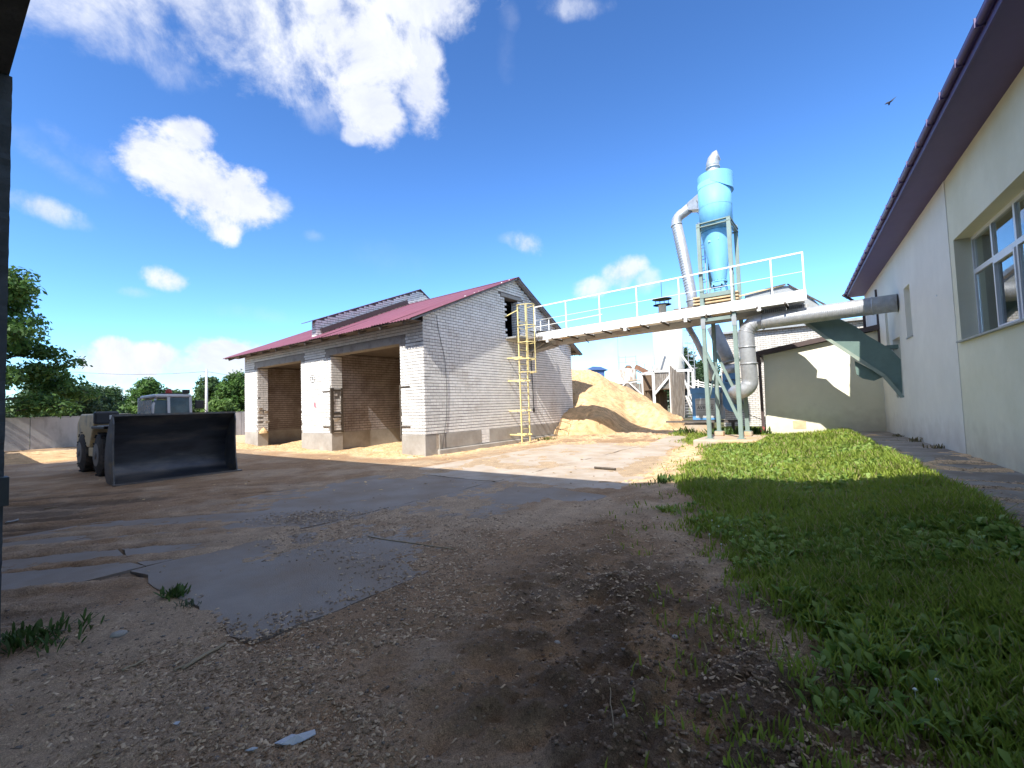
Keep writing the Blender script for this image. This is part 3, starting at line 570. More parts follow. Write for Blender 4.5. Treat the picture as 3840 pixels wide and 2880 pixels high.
q = MB(); q.prism([(-14.45, 5.2, under(5.2)+.075), (-14.45, 5.37, under(5.37)+.085), (-14.45, 5.54, under(5.54)+.07), (-14.45, 5.54, under(5.54)+.05), (-14.45, 5.37, under(5.37)+.06), (-14.45, 5.2, under(5.2)+.055)], (14.74, 0, 0)); q.build('ridge_cap', 'roof', shed)
for v0, v1 in ((-.7, 5.3), (5.4, 10.95)):
    for uu in (.16,): MB().bar((uu, v0, under(v0)-.02), (uu, v1, under(v1)-.02), .18, .05).build('verge_board', 'roof_under', shed)
for k_ in range(9):
    v = 5.9+k_*.6; MB().bar((-.3, v, under(v)-.01), (.26, v, under(v)-.01), .07, .035).build('purlin_end', 'timber_dark', shed)
for k_ in range(8):
    v = .2+k_*.65; MB().bar((-.3, v, under(v)-.015), (.26, v, under(v)-.015), .07, .03).build('purlin_end', 'timber_dark', shed)
MB().bar((FU+.09, .25, under(.25)+.2), (FU+.09, 5.1, under(5.1)+.2), .1, .22).build('flashing', 'brown_trim', shed)
q = MB(); q.bar((FU-.15, -.4, ftop(-.4)+.02), (FU-.15, 6.07, ftop(6.07)+.02), .42, .025); q.bar((FU-.15, 6.07, ftop(6.07)+.02), (FU-.15, 10.1, ftop(10.1)+.02), .42, .025); q.build('wall_cap', 'roof', shed)
# steel angles and hinge pins at the bays
q = MB(); 
MB().box(-5.70, -5.625, -.035, -.012, .76, 2.62).build('steel_angle', 'dark_steel', shed); MB().box(-5.635, -5.61, -.035, .09, .76, 2.62).build('steel_angle', 'dark_steel', shed)
MB().box(-5.635, -5.61, .42, .53, .76, 2.62).build('steel_angle', 'dark_steel', shed)
for z in (.78, 1.35, 1.5, 2.5): MB().box(-5.632, -5.615, .09, .42, z, z+.07).build('tie_plate', 'dark_steel', shed)
for z in (1.0, 2.47): MB().box(-6.25, -5.7, -.045, -.01, z, z+.045).build('hinge_bar', 'dark_steel', shed)
MB().box(-1.27, -1.2, -.03, .1, .6, 2.5).build('steel_angle', 'dark_steel', shed)
for z in (1.0, 2.4): MB().box(-1.22, -.72, -.045, -.01, z, z+.045).build('hinge_bar', 'dark_steel', shed)
# painted marks on the middle pillar
q = MB(); ar = arc((-7.05, -.018, 3.08), .17, 0, 360, 28); q.tube(ar, .011, 4, cap=False); q.build('painted_circle', 'ink', shed)
text('в', .22, (-7.05, -.019, 3.1), (R(90), 0, 0), 'ink', shed, ext=.001)
for (a, z, r_) in ((0, 1.95, .075), (.05, 1.88, .05), (-.05, 2.03, .045), (.06, 2.02, .03), (-.06, 1.9, .025)):
    MB().lathe([(r_, 0), (r_*.8, .002)], (0, 0, 0), 9).build('pink_mark', 'pink', shed); o = bpy.context.scene.objects; 
for o in [o for o in COL.objects if o.name.startswith('pink_mark')]:
    pass
for k_, o in enumerate([o for o in COL.objects if o.name.startswith('pink_mark')]):
    a, z = ((0, 1.95), (.05, 1.88), (-.05, 2.03), (.06, 2.02), (-.06, 1.9))[k_]; b0 = INFO[shed.name][1]
    for v_ in o.data.vertices: v_.co = (v_.co.x+b0.x, v_.co.y+b0.y, v_.co.z+b0.z)
    o.rotation_euler = (R(90), 0, 0); o.location = Vector((-6.9+a, -.0145-k_*.0006, z))-b0
text(':', .2, (-6.92, -.018, 1.72), (R(90), 0, 0), 'ink', shed, ext=.001); text('1', .13, (-6.9, -.018, 1.56), (R(90), 0, 0), 'ink', shed, ext=.001)
# cables running down the gable
cb = MB(); cb.tube([(.03, .62, 4.9), (.03, .75, 4.2), (.035, .98, 3.4), (.03, 1.05, 2.2), (.03, .98, 1.2), (.03, .8, .5), (.05, .7, .1)], .008, 5)
tag(cb.build('cable', 'black', fr=B, base=(.03, .8, 0)), 'thin dark cable hanging down the gable near its left corner', 'cable')
cb = MB(); cb.tube([(.05, 6.55, 4.3), (.1, 6.5, 4.0), (.04, 6.45, 3.6), (.04, 6.5, 2.4), (.04, 6.52, 1.45)], .018, 6); cb.lathe([(.03, 1.3), (.05, 1.38), (.045, 1.48), (.02, 1.5)], (.04, 6.52, 0), 8)
tag(cb.build('hanging_cable', 'black', fr=B, base=(.04, 6.5, 1.3)), 'black cable with a plug hanging beside the yellow ladder', 'cable')

# ------------------------------------------------------------------ caged yellow ladder
lad = thing('caged_ladder', 'yellow steel ladder with safety hoops fixed to the gable', 'ladder', B, (.65, 5.0, .1))
L1, L2 = (.62, 4.72), (.62, 5.3)
for (u, v), top in ((L1, 5.82), (L2, 5.98)): MB().bar((u, v, .08), (u, v, top), .055, .04).build('rail', 'yellow', lad)
for i in range(17):
    z = .35+i*.3; MB().tube([(.62, 4.74, z), (.62, 5.28, z)], .011, 6).build('rung', 'yellow', lad)
for z in (.42, 1.42, 2.68, 3.64):
    for v in (4.72, 5.24): MB().bar((.0, v, z), (.78, v, z-.01), .05, .05).build('wall_bracket', 'yellow', lad)
for z in (3.0, 3.55, 4.25, 4.95, 5.82):
    h = [Vector((.62, 4.72, z))]+[Vector((.62+.62*math.sin(R(t)), 5.01-.36*math.cos(R(t)), z)) for t in range(0, 181, 15)]+[Vector((.62, 5.3, z))]
    MB().tube(h, .016, 6).build('hoop', 'yellow', lad)
for t in (45, 90, 135): MB().bar((.62+.62*math.sin(R(t)), 5.01-.36*math.cos(R(t)), 2.98), (.62+.62*math.sin(R(t)), 5.01-.36*math.cos(R(t)), 5.84), .03, .012).build('cage_strip', 'yellow', lad)
MB().bar((0, 4.6, 5.4), (.62, 4.72, 5.62), .035).build('handhold', 'yellow', lad)

# ------------------------------------------------------------------ conveyor bridge
br = thing('conveyor_bridge', 'white railed walkway with covered conveyor from the gable door to the yellow building', 'walkway', B, (5.5, 6.2, 4.4))
sl = .012
def bz(u): return 4.36+sl*(u-1)
def ubar(name, m_, u0, u1, v, dz, w, h): return MB().bar((u0, v, bz(u0)+dz), (u1, v, bz(u1)+dz), w, h).build(name, m_, br)
q = MB(); q.bar((.95, 5.56, bz(.95)+.165), (10.68, 5.56, bz(10.68)+.165), .03, .33); q.build('side_beam', 'white', br)
ubar('beam_flange', 'white', .95, 10.68, 5.59, .325, .08, .015); ubar('beam_flange', 'white', .95, 10.68, 5.59, .006, .08, .012)
ubar('handrail', 'white', .9, 10.66, 5.56, 1.46, .045, .045)
ubar('guard_wire', 'white', .9, 10.66, 5.56, .88, .012, .012)
for u in (.92, 2.45, 3.95, 5.45, 6.98, 8.66, 9.8, 10.64): MB().bar((u, 5.56, bz(u)+.33), (u, 5.56, bz(u)+1.45), .045, .045).build('railing_post', 'white', br)
u = 1.0
i = 0
while u < 10.5:
    u1 = min(u+.76, 10.62); q = MB().box(u+.03, u1-.03, 5.6, 6.28, 0, .025); q.v = [(x, y, z+bz(x)+.05) for x, y, z in q.v]; q.build('deck_panel', 'plank' if i % 4 == 1 else 'white', br)
    MB().bar((u, 5.5, bz(u)+.0), (u, 7.0, bz(u)-.03), .05, .06).build('cross_beam', 'dark_steel', br); u = u1; i += 1
for u in (1.45, 4.9, 7.1, 9.35): MB().box(u, u+.1, 5.53, 5.62, bz(u)-.12, bz(u)+.02).build('beam_shoe', 'white', br)
q = MB(); q.prism([(1.2, 6.3, bz(1.2)+.02), (1.2, 6.45, bz(1.2)-.1), (1.2, 7.0, bz(1.2)-.1), (1.2, 7.12, bz(1.2)+.02), (1.2, 7.12, bz(1.2)+.44), (1.2, 6.3, bz(1.2)+.44)], (9.3, 0, 9.3*sl)); q.build('conveyor_trough', 'grey_steel', br)
u = 1.25; rr = random.Random(9)
MB().bar((.1, 6.6, 4.95), (1.3, 6.6, bz(1.2)+.47), .8, .02).build('belt_cover', 'black', br)
while u < 8.9:
    u1 = min(u+1.5, 9.0); q = MB(); n_ = 10; vs = []
    for j in range(n_+1):
        x = u+(u1-u)*j/n_; vs += [(x, 6.24, bz(x)+.46+rr.uniform(-.01, .035)), (x, 7.16, bz(x)+.49+rr.uniform(-.01, .03))]
    q.add(vs, [(2*j, 2*j+2, 2*j+3, 2*j+1) for j in range(n_)]); q.add([(x, y, z-.02) for x, y, z in vs], [(2*j, 2*j+1, 2*j+3, 2*j+2) for j in range(n_)]); m0 = 2*(n_+1)
    q.f += [(2*j, m0+2*j, m0+2*j+2, 2*j+2) for j in range(n_)]; q.s += [False]*n_
    q.build('belt_cover', 'black', br)
    MB().box(u+.3, u+.34, 6.2, 6.24, bz(u)+.25, bz(u)+.49).build('cover_bracket', 'grey_steel', br); u = u1
q = MB(); hp = [(8.9, bz(9)+.40), (8.9, bz(9)+.60), (10.0, bz(10)+.72), (10.25, bz(10)+.68), (10.6, bz(10)+.42), (10.95, bz(10)-.05), (10.9, bz(10)-.25), (10.4, bz(10)-.1)]
q.prism([(x, 6.35, z) for x, z in hp][::-1], (0, .85, 0)); q.build('head_cover', 'galv_dull', br, bevel=.02)
MB().bar((8.7, 6.3, bz(9)+.60), (10.1, 6.3, bz(10)+.74), .05, .05).build('cover_rail', 'plank', br)
MB().bar((10.15, 6.3, bz(10)+.74), (11.1, 6.3, bz(10)-.1), .04, .04).build('cover_rail', 'dark_steel', br); MB().bar((10.3, 6.5, bz(10)+.62), (11.2, 6.3, bz(10)-.15), .03, .03).build('cover_rail', 'dark_steel', br)
for i in range(22):
    u = 9.45+i*.055; MB().box(u, u+.03, 6.30, 6.32, bz(u)-.28, bz(u)+.02).build('louvre', 'galv', br)
MB().box(9.42, 10.68, 6.33, 6.35, bz(10)-.3, bz(10)+.02).build('end_panel', 'grey_steel', br)
for z in (0, .08, .16): MB().box(7.3, 8.75, 6.05, 6.4, bz(8)+.5+z*1.4, bz(8)+.55+z*1.4).build('stacked_plank', 'plank', br)
MB().box(6.6, 7.35, 6.1, 6.5, bz(7)+.42, bz(7)+.5).build('stacked_plank', 'board', br)
# landing at the door
MB().box(0, .56, 4.62, 6.9, 4.47, 4.53).build('landing', 'grey_steel', br); MB().box(.56, 1.3, 5.42, 6.9, 4.47, 4.53).build('landing', 'grey_steel', br)
MB().bar((.0, 6.2, 3.95), (1.0, 6.2, 4.4), .08, .08).build('landing_brace', 'grey_steel', br)
q = MB(); q.prism([(.05, 6.35, 4.4), (.05, 6.35, 4.05), (1.2, 6.35, bz(1.2)-.15), (1.2, 6.35, bz(1.2)+.1)], (0, .65, 0)); q.build('trough_end', 'grey_steel', br)
for u in (.3, .75): MB().bar((u, 6.95, 4.5), (u, 6.95, 5.5), .04).build('railing_post', 'white', br)
MB().bar((0, 6.95, 5.25), (3.4, 6.95, 5.35), .025).build('guard_wire', 'white', br)
MB().bar((2.9, 6.3, 4.3), (3.05, 6.3, 4.12), .03).build('loose_strap', 'black', br)

# ------------------------------------------------------------------ tower and cyclone
pad = thing('tower_pad', 'low concrete pad dusted with sawdust under the green steel tower', 'concrete pad', B, (8.1, 6.3, .1))
MB().box(7.3, 9.2, 5.1, 7.6, -.1, .30).build('pad_top', 'pad', pad, bevel=.05)
for (u, v) in ((7.72, 7.0), (8.62, 7.0)): MB().box(u-.16, u+.16, v-.16, v+.16, .3, .46).build('footing', 'pad', pad, bevel=.03)
tw = thing('steel_tower', 'grey green steel tower carrying the light blue cyclone', 'steel tower', B, (8.15, 6.3, .3))
PS = [(7.70, 5.68, .3, 7.6), (8.66, 5.68, .3, 7.62), (7.72, 6.98, .46, 7.75), (8.64, 6.98, .46, 7.75)]
for (u, v, z0, z1) in PS:
    q = MB(); q.box(u-.06, u+.06, v-.06, v-.048, z0, z1); q.box(u-.06, u+.06, v+.048, v+.06, z0, z1); q.box(u-.06, u-.045, v-.048, v+.048, z0, z1); q.box(u+.02, u+.032, v-.048, v+.048, z0, z1); q.build('tower_post', 'green_steel', tw)
    MB().box(u-.12, u+.12, v-.12, v+.12, z0-.0, z0+.02).build('base_plate', 'green_steel', tw)
def tb(p, q_, w=.09, h=.09, name='brace'): return MB().bar(p, q_, w, h).build(name, 'green_steel', tw)
for z in (7.62, 7.5):
    tb((7.64, 5.68, z), (8.72, 5.68, z), .12, .03, 'ring_beam'); tb((7.64, 6.98, z), (8.72, 6.98, z), .12, .03, 'ring_beam'); tb((7.70, 5.68, z), (7.70, 6.98, z), .12, .03, 'ring_beam'); tb((8.66, 5.68, z), (8.66, 6.98, z), .12, .03, 'ring_beam')
tb((7.74, 5.68, 3.2), (8.62, 5.68, .95)); tb((7.76, 6.98, 3.3), (8.62, 6.98, 1.1)); tb((7.7, 5.74, 1.5), (7.7, 6.9, 2.6), .06, .06)
tb((8.66, 5.74, 2.9), (8.64, 6.9, 2.9), .07, .07); tb((7.7, 5.74, 2.9), (7.7, 6.9, 2.9), .07, .07)
tb((7.7, 5.68, 4.3), (8.66, 5.68, 4.3), .08, .12, 'cross_beam'); tb((7.64, 5.66, 5.12), (8.72, 5.66, 5.12), .1, .14, 'cross_beam'); tb((7.72, 6.98, 5.0), (8.64, 6.98, 5.0), .1, .12, 'cross_beam')
for (u, v) in ((7.70, 5.68), (8.66, 5.68)): MB().box(u-.07, u+.07, v-.07, v-.06, 4.0, 4.34).build('joint_plate', 'galv_dull', tw)
cyc = thing('cyclone_separator', 'light blue cyclone dust separator with galvanised rain cap', 'cyclone', B, (8.15, 6.3, 5.2))
cc = (8.15, 6.3, 0)
MB().lathe([(.535, 7.42), (.535, 8.3), (.535, 9.15)], cc, 40).build('drum', 'cyc', cyc)
MB().lathe([(.16, 5.55), (.21, 5.56), (.22, 5.72), (.50, 7.38), (.50, 7.41)], cc, 40).build('cone', 'cyc', cyc)
for z in (8.28, 8.95): MB().lathe([(.54, z), (.545, z+.006), (.54, z+.012)], cc, 40, cap=False).build('weld_seam', 'cyc_worn', cyc)
for i in range(12):
    a_ = R(i*30); MB().tube([(8.15+.24*math.cos(a_), 6.3+.24*math.sin(a_), 5.62), (8.15+.24*math.cos(a_), 6.3+.24*math.sin(a_), 5.71)], .012, 6).build('flange_bolt', 'plastic', cyc)
# spiral roof and collar
q = MB(); n_ = 48; vs = []
for j in range(n_+1):
    t = j/n_; a = R(-90+ -150+360*t*1.0); rr_ = .53+.14*ss(.35, .95, t); ztop = 9.42-.0*t; zb = 9.12-.42*float(ss(.3, .75, t))*0-.28*float(ss(.35, .6, t))
    vs += [(cc[0]+rr_*math.cos(a), cc[1]+rr_*math.sin(a), zb), (cc[0]+rr_*math.cos(a), cc[1]+rr_*math.sin(a), ztop)]
q.add(vs, [(2*j, 2*j+2, 2*j+3, 2*j+1) for j in range(n_)], True)
cv = [(cc[0], cc[1], 9.42)]; q.add(cv+[vs[2*j+1] for j in range(n_+1)], [(0, j+1, j+2) for j in range(n_)]); q.add([(cc[0], cc[1], 9.0)]+[(vs[2*j][0], vs[2*j][1], vs[2*j][2]) for j in range(n_+1)], [(0, j+2, j+1) for j in range(n_)])
q.build('scroll_top', 'cyc', cyc)
q = MB(); q.tube([(8.15, 6.3, 9.38), (8.15, 6.3, 9.62)]+arc((8.43, 6.3, 9.72), .28, 180, 100, 5, (1, 0, 0), (0, 0, 1)), .20, 20, cap=False)
q = MB(); q.lathe([(.30, 9.42), (.22, 9.47), (.20, 9.68)], cc, 24, cap=False); q.build('outlet_neck', 'galv', cyc)
q = MB(); q.tube([(8.15, 6.3, 9.66), (8.15, 6.3, 9.86), (8.19, 6.3, 10.0), (8.28, 6.3, 10.1), (8.36, 6.3, 10.12)], [.22, .215, .21, .2, .19], 22); q.build('rain_elbow', 'galv', cyc)
MB().ring((8.15, 6.3, 9.72), (0, 0, 1), .235, .02).build('clamp_ring', 'galv', cyc); MB().ring((8.15, 6.3, 5.66), (0, 0, 1), .26, .02).build('clamp_ring', 'cyc', cyc)
q = MB(); q.prism([(7.9, 6.02, 5.25), (8.4, 6.02, 5.25), (8.33, 6.02, 5.62), (7.97, 6.02, 5.62)], (0, .56, 0)); q.build('discharge_box', 'cyc', cyc)
for u in (8.02, 8.28): MB().lathe([(.03, 0), (.03, .02)], (0, 0, 0), 8); MB().tube([(u, 6.01, 5.5), (u, 5.99, 5.5)], .03, 8).build('bolt', 'plastic', cyc)
MB().tube([(8.05, 6.0, 5.42), (8.05, 5.96, 5.32), (8.25, 5.96, 5.32), (8.25, 6.0, 5.42)], .012, 5).build('pull_handle', 'plastic', cyc)
for i, (u, z) in enumerate(((8.0, 7.0), (8.26, 7.03))):
    r_ = .50-.28*(7.38-z)/1.66-.004; MB().box(u-.05+.02*(i > 1), u+.04, 6.3-r_+.006, 6.3-r_+.04, z, z+.07).build('bare_patch', 'cyc_worn', cyc)
# rung ladder up the back of the tower
rl = thing('rung_ladder', 'thin steel rungs climbing the left side of the tower', 'ladder', B, (7.6, 6.5, 5.2))
for i in range(9):
    z = 5.5+i*.42; MB().tube([(7.62, 6.55, z), (7.5, 6.45, z-.05), (7.5, 6.8, z-.05), (7.62, 6.9, z)], .012, 5).build('rung', 'galv_dull', rl)
MB().bar((7.66, 6.6, 5.2), (7.66, 6.6, 9.0), .03).build('rail', 'galv_dull', rl)
# ducts
def duct(name, label, pts, r_, rings=(), m_='galv', ribs=None, n=20, group=None):
    t = thing(name, label, 'duct', B, tuple(pts[0]), group)
    MB().tube(pts, r_, n).build('pipe', m_, t)
    for (c, d, rr_) in rings: MB().ring(c, d, rr_, .015).build('flange', 'galv', t)
    return t
risep = [(7.02, 7.15, 4.55), (6.98, 7.15, 5.6), (6.80, 7.15, 7.0), (6.58, 7.15, 8.35)]
d1 = duct('inlet_duct', 'ribbed galvanised pipe rising left of the cyclone to its inlet', risep+arc((6.93, 7.15, 8.42), .36, 190, 100, 7)+[(7.15, 7.0, 8.85)], .19, [((6.57, 7.15, 8.36), (-.15, 0, 1), .215), ((6.98, 7.15, 5.35), (-.1, 0, 1), .21)])
a, b_ = Vector((6.97, 7.15, 5.6)), Vector((6.58, 7.15, 8.3))
for i in range(26):
    c = a.lerp(b_, (i+.5)/26); MB().ring(c, (b_-a), .197, .012, 18).build('rib', 'galv', d1)
q = MB(); q.add([(7.1, 6.85, 8.72), (7.1, 7.2, 8.72), (7.1, 7.2, 9.0), (7.1, 6.85, 9.0), (7.66, 6.55, 8.5), (7.66, 6.95, 8.5), (7.66, 6.95, 9.15), (7.66, 6.55, 9.15)], [(0, 3, 2, 1), (4, 5, 6, 7), (0, 1, 5, 4), (1, 2, 6, 5), (2, 3, 7, 6), (3, 0, 4, 7)]); q.build('inlet_transition', 'galv', d1)
d2 = duct('slim_duct', 'slim galvanised pipe slanting down from under the walkway', [(6.68, 7.2, 4.6), (7.0, 7.3, 3.9), (7.35, 7.4, 2.9), (7.5, 7.45, 2.3)], .11, [((6.9, 7.25, 4.1), (.4, .1, -1), .125), ((7.12, 7.33, 3.55), (.33, .1, -1), .125), ((7.35, 7.4, 2.9), (.3, .1, -1), .125)])
pts = [(12.74, 5.78, 4.09), (11.0, 5.98, 4.09), (9.42, 6.15, 4.09)]+arc((9.33, 6.16, 3.66), .43, 90, 180, 7)+[(8.9, 6.2, 3.2), (8.92, 6.25, 2.3)]+arc((8.56, 6.3, 2.2), .36, 0, -80, 6)+[(8.4, 6.9, 1.85), (8.15, 7.9, 1.84)]
d3 = duct('suction_duct', 'wide galvanised pipe from the yellow wall bending down to the blue fan', pts, .245, [((9.42, 6.15, 4.09), (1, -.1, 0), .275), ((8.9, 6.2, 3.3), (0, 0, 1), .275), ((8.92, 6.23, 2.75), (0, 0, 1), .275), ((12.2, 5.84, 4.09), (1, -.1, 0), .262)], n=28)
for i in range(58):
    u = 9.55+i*.053; MB().ring((u, 6.15-.1115*(u-9.42), 4.09), (1, -.1115, 0), .2485, .005, 28).build('spiral_seam', 'galv', d3)
for t in (20, 38, 56, 74):
    c = Vector((9.33, 6.16, 3.66))+Vector((math.cos(R(180-t)), 0, math.sin(R(180-t))))*.43; MB().ring(c, (math.sin(R(180-t)), 0, -math.cos(R(180-t))), .253, .008, 28).build('elbow_seam', 'galv', d3)
d4 = duct('fan_outlet_duct', 'dark galvanised pipe slanting from the conveyor down to the blue fan', [(7.18, 9.4, 4.6), (7.62, 9.4, 3.35), (7.7, 9.4, 3.05)], .25, [((7.68, 9.4, 3.1), (.2, 0, -1), .28)], 'galv_dull')
MB().lathe([(.33, 2.62), (.22, 3.0)], (7.74, 9.4, 0), 22).build('reducer', 'galv', d4)
# fan with motor box
fan = thing('dust_fan', 'blue extraction fan and cabinet lettered AVR standing on a steel frame', 'fan unit', B, (6.9, 9.4, .6))
MB().box(6.28, 7.35, 9.0, 9.9, .78, 1.9).build('cabinet', 'blue', fan, bevel=.02)
MB().box(6.24, 7.4, 8.96, 9.94, 1.86, 2.1).build('cabinet_top', 'blue', fan, bevel=.02)
MB().box(6.42, 7.18, 8.985, 8.998, .88, 1.66).build('sign_plate', 'sign', fan)
text('AVR 550', .2, (6.8, 8.982, 1.28), (R(90), 0, 0), 'ink', fan, sx=.86)
for z in (1.6, 1.4, 1.16, 1.06, .99, .94): MB().box(6.45, 7.15, 8.978, 8.985, z, z+.012).build('printed_line', 'ink', fan)
q = MB(); sc_ = [(7.85+.42*math.cos(R(a_)), 1.5+.42*math.sin(R(a_))) for a_ in range(-180, 100, 12)]
q.prism([(x, 9.15, z) for x, z in sc_]+[(7.95, 9.15, 2.4), (7.5, 9.15, 2.4)], (0, .5, 0)); q.build('fan_scroll', 'blue', fan)
MB().box(7.48, 7.98, 9.1, 9.7, 2.2, 2.62).build('outlet_collar', 'blue', fan, bevel=.02)
MB().tube([(8.0, 9.14, 1.6), (8.1, 8.5, 1.78), (8.15, 7.88, 1.84)], .25, 18).build('inlet_pipe', 'galv', fan)
MB().bar((5.2, 8.95, .72), (7.9, 8.95, .72), .1, .08).build('frame_beam', 'timber_dark', fan); MB().bar((5.6, 9.9, .7), (7.9, 9.9, .7), .1, .08).build('frame_beam', 'dark_steel', fan)
for u in (6.9, 7.8): MB().bar((u, 9.0, .72), (u, 9.0, .1), .1).build('frame_leg', 'dark_steel', fan)
for p_ in (((7.9, 8.9, 1.2), (8.9, 8.4, .8)), ((7.6, 9, 2.3), (8.9, 8.8, 2.35)), ((7.6, 9.0, 2.35), (8.9, 8.8, 2.42))): MB().tube([p_[0], p_[1]], .014, 5).build('cable', 'black', fan)
kb = thing('fan_plinth', 'pale concrete block under the blue fan frame', 'concrete block', B, (6.4, 9.4, 0)); MB().box(5.9, 6.85, 9.0, 10.2, -.1, .66).build('block', 'pad', kb, bevel=.06)
# green chute
ch = thing('green_chute', 'dark green box chute sloping from the conveyor into the yellow wall', 'chute', B, (11.5, 7, 2.8))
lo = [(10.5, 4.0), (11.09, 3.38), (11.85, 2.65), (12.37, 2.14), (12.74, 1.50)]; hi = [(12.76, 2.56), (12.55, 2.89), (12.05, 3.34), (11.82, 3.62), (11.42, 3.93), (11.2, 4.2), (10.5, 4.3)]
q = MB(); q.prism([(x, 6.42, z) for x, z in lo+hi], (0, .68, 0)); q.build('chute_body', 'chute', ch)
for i in range(4):
    a_, b2 = lo[i], lo[i+1]; MB().bar((a_[0], 6.39, a_[1]-.03), (b2[0], 6.39, b2[1]-.03), .05, .09).build('edge_strip', 'chute_strip', ch)
q = MB(); q.prism([(11.98, 6.55, 2.42), (12.37, 6.55, 2.1), (12.15, 6.55, 2.0), (11.88, 6.55, 2.08), (11.74, 6.55, 2.22), (11.71, 6.55, 2.62)], (0, .45, 0)); q.build('under_box', 'chute', ch)
MB().box(12.45, 12.74, 6.5, 7.0, 2.9, 3.0).build('torn_flap', 'chute', ch)

# ------------------------------------------------------------------ right hand building
yb = thing('yellow_building', 'long pale yellow rendered building with deep plum eaves and a big window', 'building', RW, (3, 0, 0))
WT = 5.92
# outer wall pieces (face at x=0) with openings
def wpanel(y0, y1, z0, z1, m_='pale_wall', x0=0, name='wall'): return MB().box(x0, .42, y0, y1, z0, z1).build(name, m_, yb)
wpanel(-.04, 3.72, -.2, WT); wpanel(3.72, 4.46, -.2, 3.17); wpanel(3.72, 4.46, 4.6, WT); wpanel(4.46, 5.52, -.2, WT)
wpanel(5.52, 6.7, -.2, 1.46); wpanel(5.52, 6.7, 3.35, WT); wpanel(6.7, 7.25, -.2, WT); wpanel(7.25, 7.75, -.2, 2.6); wpanel(7.25, 7.75, 4.5, WT); wpanel(7.75, 12.4, -.2, WT)
wpanel(-14, -5.6, -.2, WT, 'cream_wall', .012); wpanel(-5.6, -.04, -.2, 2.58, 'cream_wall', .012); wpanel(-5.6, -.30, 4.6, WT, 'cream_wall', .012); wpanel(-.30, -.04, 2.58, WT, 'cream_wall', .012)
MB().box(.36, .40, 3.72, 4.46, 3.17, 4.6).build('niche_panel', 'cream_wall', yb); MB().box(-.03, .36, 3.70, 4.48, 3.14, 3.175).build('window_sill', 'galv', yb)
MB().box(.36, .40, 7.25, 7.75, 2.6, 4.5).build('niche_panel', 'cream_wall', yb)
MB().box(-.06, .3, -5.6, -.24, 2.555, 2.585).build('window_sill', 'galv_dull', yb)
win = MB(); FXx = .26
def fr_(y0, y1, z0, z1, d=.07): return MB().box(FXx, FXx+d, y0, y1, z0, z1).build('mullion', 'pvc', wf)
wf = MB().box(FXx, FXx+.07, -5.6, -.30, 2.59, 2.66).build('window_frame', 'pvc', yb)
fr_(-5.6, -.30, 4.53, 4.6); fr_(-5.6, -.36, 3.86, 3.95); fr_(-.36, -.30, 2.66, 4.53)
for y_ in (-1.32, -2.3, -3.3, -4.3, -5.3): fr_(y_-.035, y_+.035, 2.66, 3.86); fr_(y_-.035, y_+.035, 3.95, 4.53)
for (a_, b2, c_, d_) in ((-2.26, -1.36, 2.66, 3.86),):
    for (y0, y1, z0, z1) in ((a_, a_+.05, c_+.0, d_), (b2-.05, b2, c_, d_), (a_+.05, b2-.05, c_, c_+.06), (a_+.05, b2-.05, d_-.06, d_)): MB().box(FXx-.02, FXx+.04, y0+.002, y1-.002, z0+.002, z1-.002).build('sash', 'pvc', wf)
ye = [-.36, -1.32, -2.3, -3.3, -4.3, -5.3]
for i in range(5):
    for z0, z1 in ((2.66, 3.86), (3.95, 4.53)): MB().box(FXx+.03, FXx+.036, ye[i+1]+.035, ye[i]-.035, z0, z1).build('pane', 'glass', wf)
# room behind the window
MB().box(5, 5.1, -9, 3, 1, 5.6).build('inner_wall', 'room', yb); MB().box(.45, 5, -9, 3, 5.5, 5.6).build('inner_ceiling', 'room', yb); MB().box(.45, 5, 2.9, 3, 1, 5.5).build('inner_wall', 'room', yb); MB().box(.45, 5, -9, 3, .9, 1).build('inner_floor', 'room', yb)
# eaves
MB().box(-.62, .4, -14, 12.4, WT, WT+.03).build('soffit', 'purple', yb)
MB().box(-.65, -.62, -14, 12.45, WT-.03, WT+.16).build('fascia', 'purple', yb)
q = MB(); q.tube([(-.69, -14, WT+.11), (-.69, 12.5, WT+.11)], .05, 10); q.build('gutter', 'purple', yb)
for i in range(34): MB().box(-.75, -.65, -13.6+i*.78, -13.58+i*.78, WT+.05, WT+.17).build('gutter_bracket', 'purple', yb)
q = MB(); q.prism([(-.73, -14, WT+.17), (6, -14, WT+1.9), (6, -14, WT+1.84), (-.73, -14, WT+.14)], (0, 26.5, 0)); q.build('roof', 'purple', yb)
q = MB()
for i in range(110): y_ = -14+i*.24; MB
for i in range(108): q.bar((-.72, -13.9+i*.245, WT+.165), (-.5, -13.9+i*.245, WT+.25), .12, .02)
q.build('tile_edge', 'purple', yb)['kind'] = 'stuff'
q = MB(); q.tube([(-.8, 12.0, WT+.1), (-.45, 12.0, WT-.2), (-.1, 12.0, WT-.5), (-.1, 12.0, 4.1)], .055, 10); q.build('downpipe', 'brown_trim', yb)
q = MB().box(-.06, .0, 9.02, 9.12, 3.3, WT-.4); q.build('downpipe', 'brown_trim', yb)
MB().box(-.012, .0, 1.1, 1.16, 3.75, 3.78).build('wall_vent', 'pvc', yb)
hop = thing('indoor_hopper', 'cream hopper and silver pipe seen through the big window', 'hopper', RW, (2, -2.2, 1))
MB().lathe([(.1, 3.0), (.45, 3.4), (.5, 3.75), (.3, 3.95), (.12, 4.05)], (2.2, -.6, 0), 20).build('hopper_cone', 'silo', hop); MB().lathe([(.4, 4.1), (.05, 4.2)], (2.2, -.6, 0), 20).build('hopper_hat', 'plastic', hop)
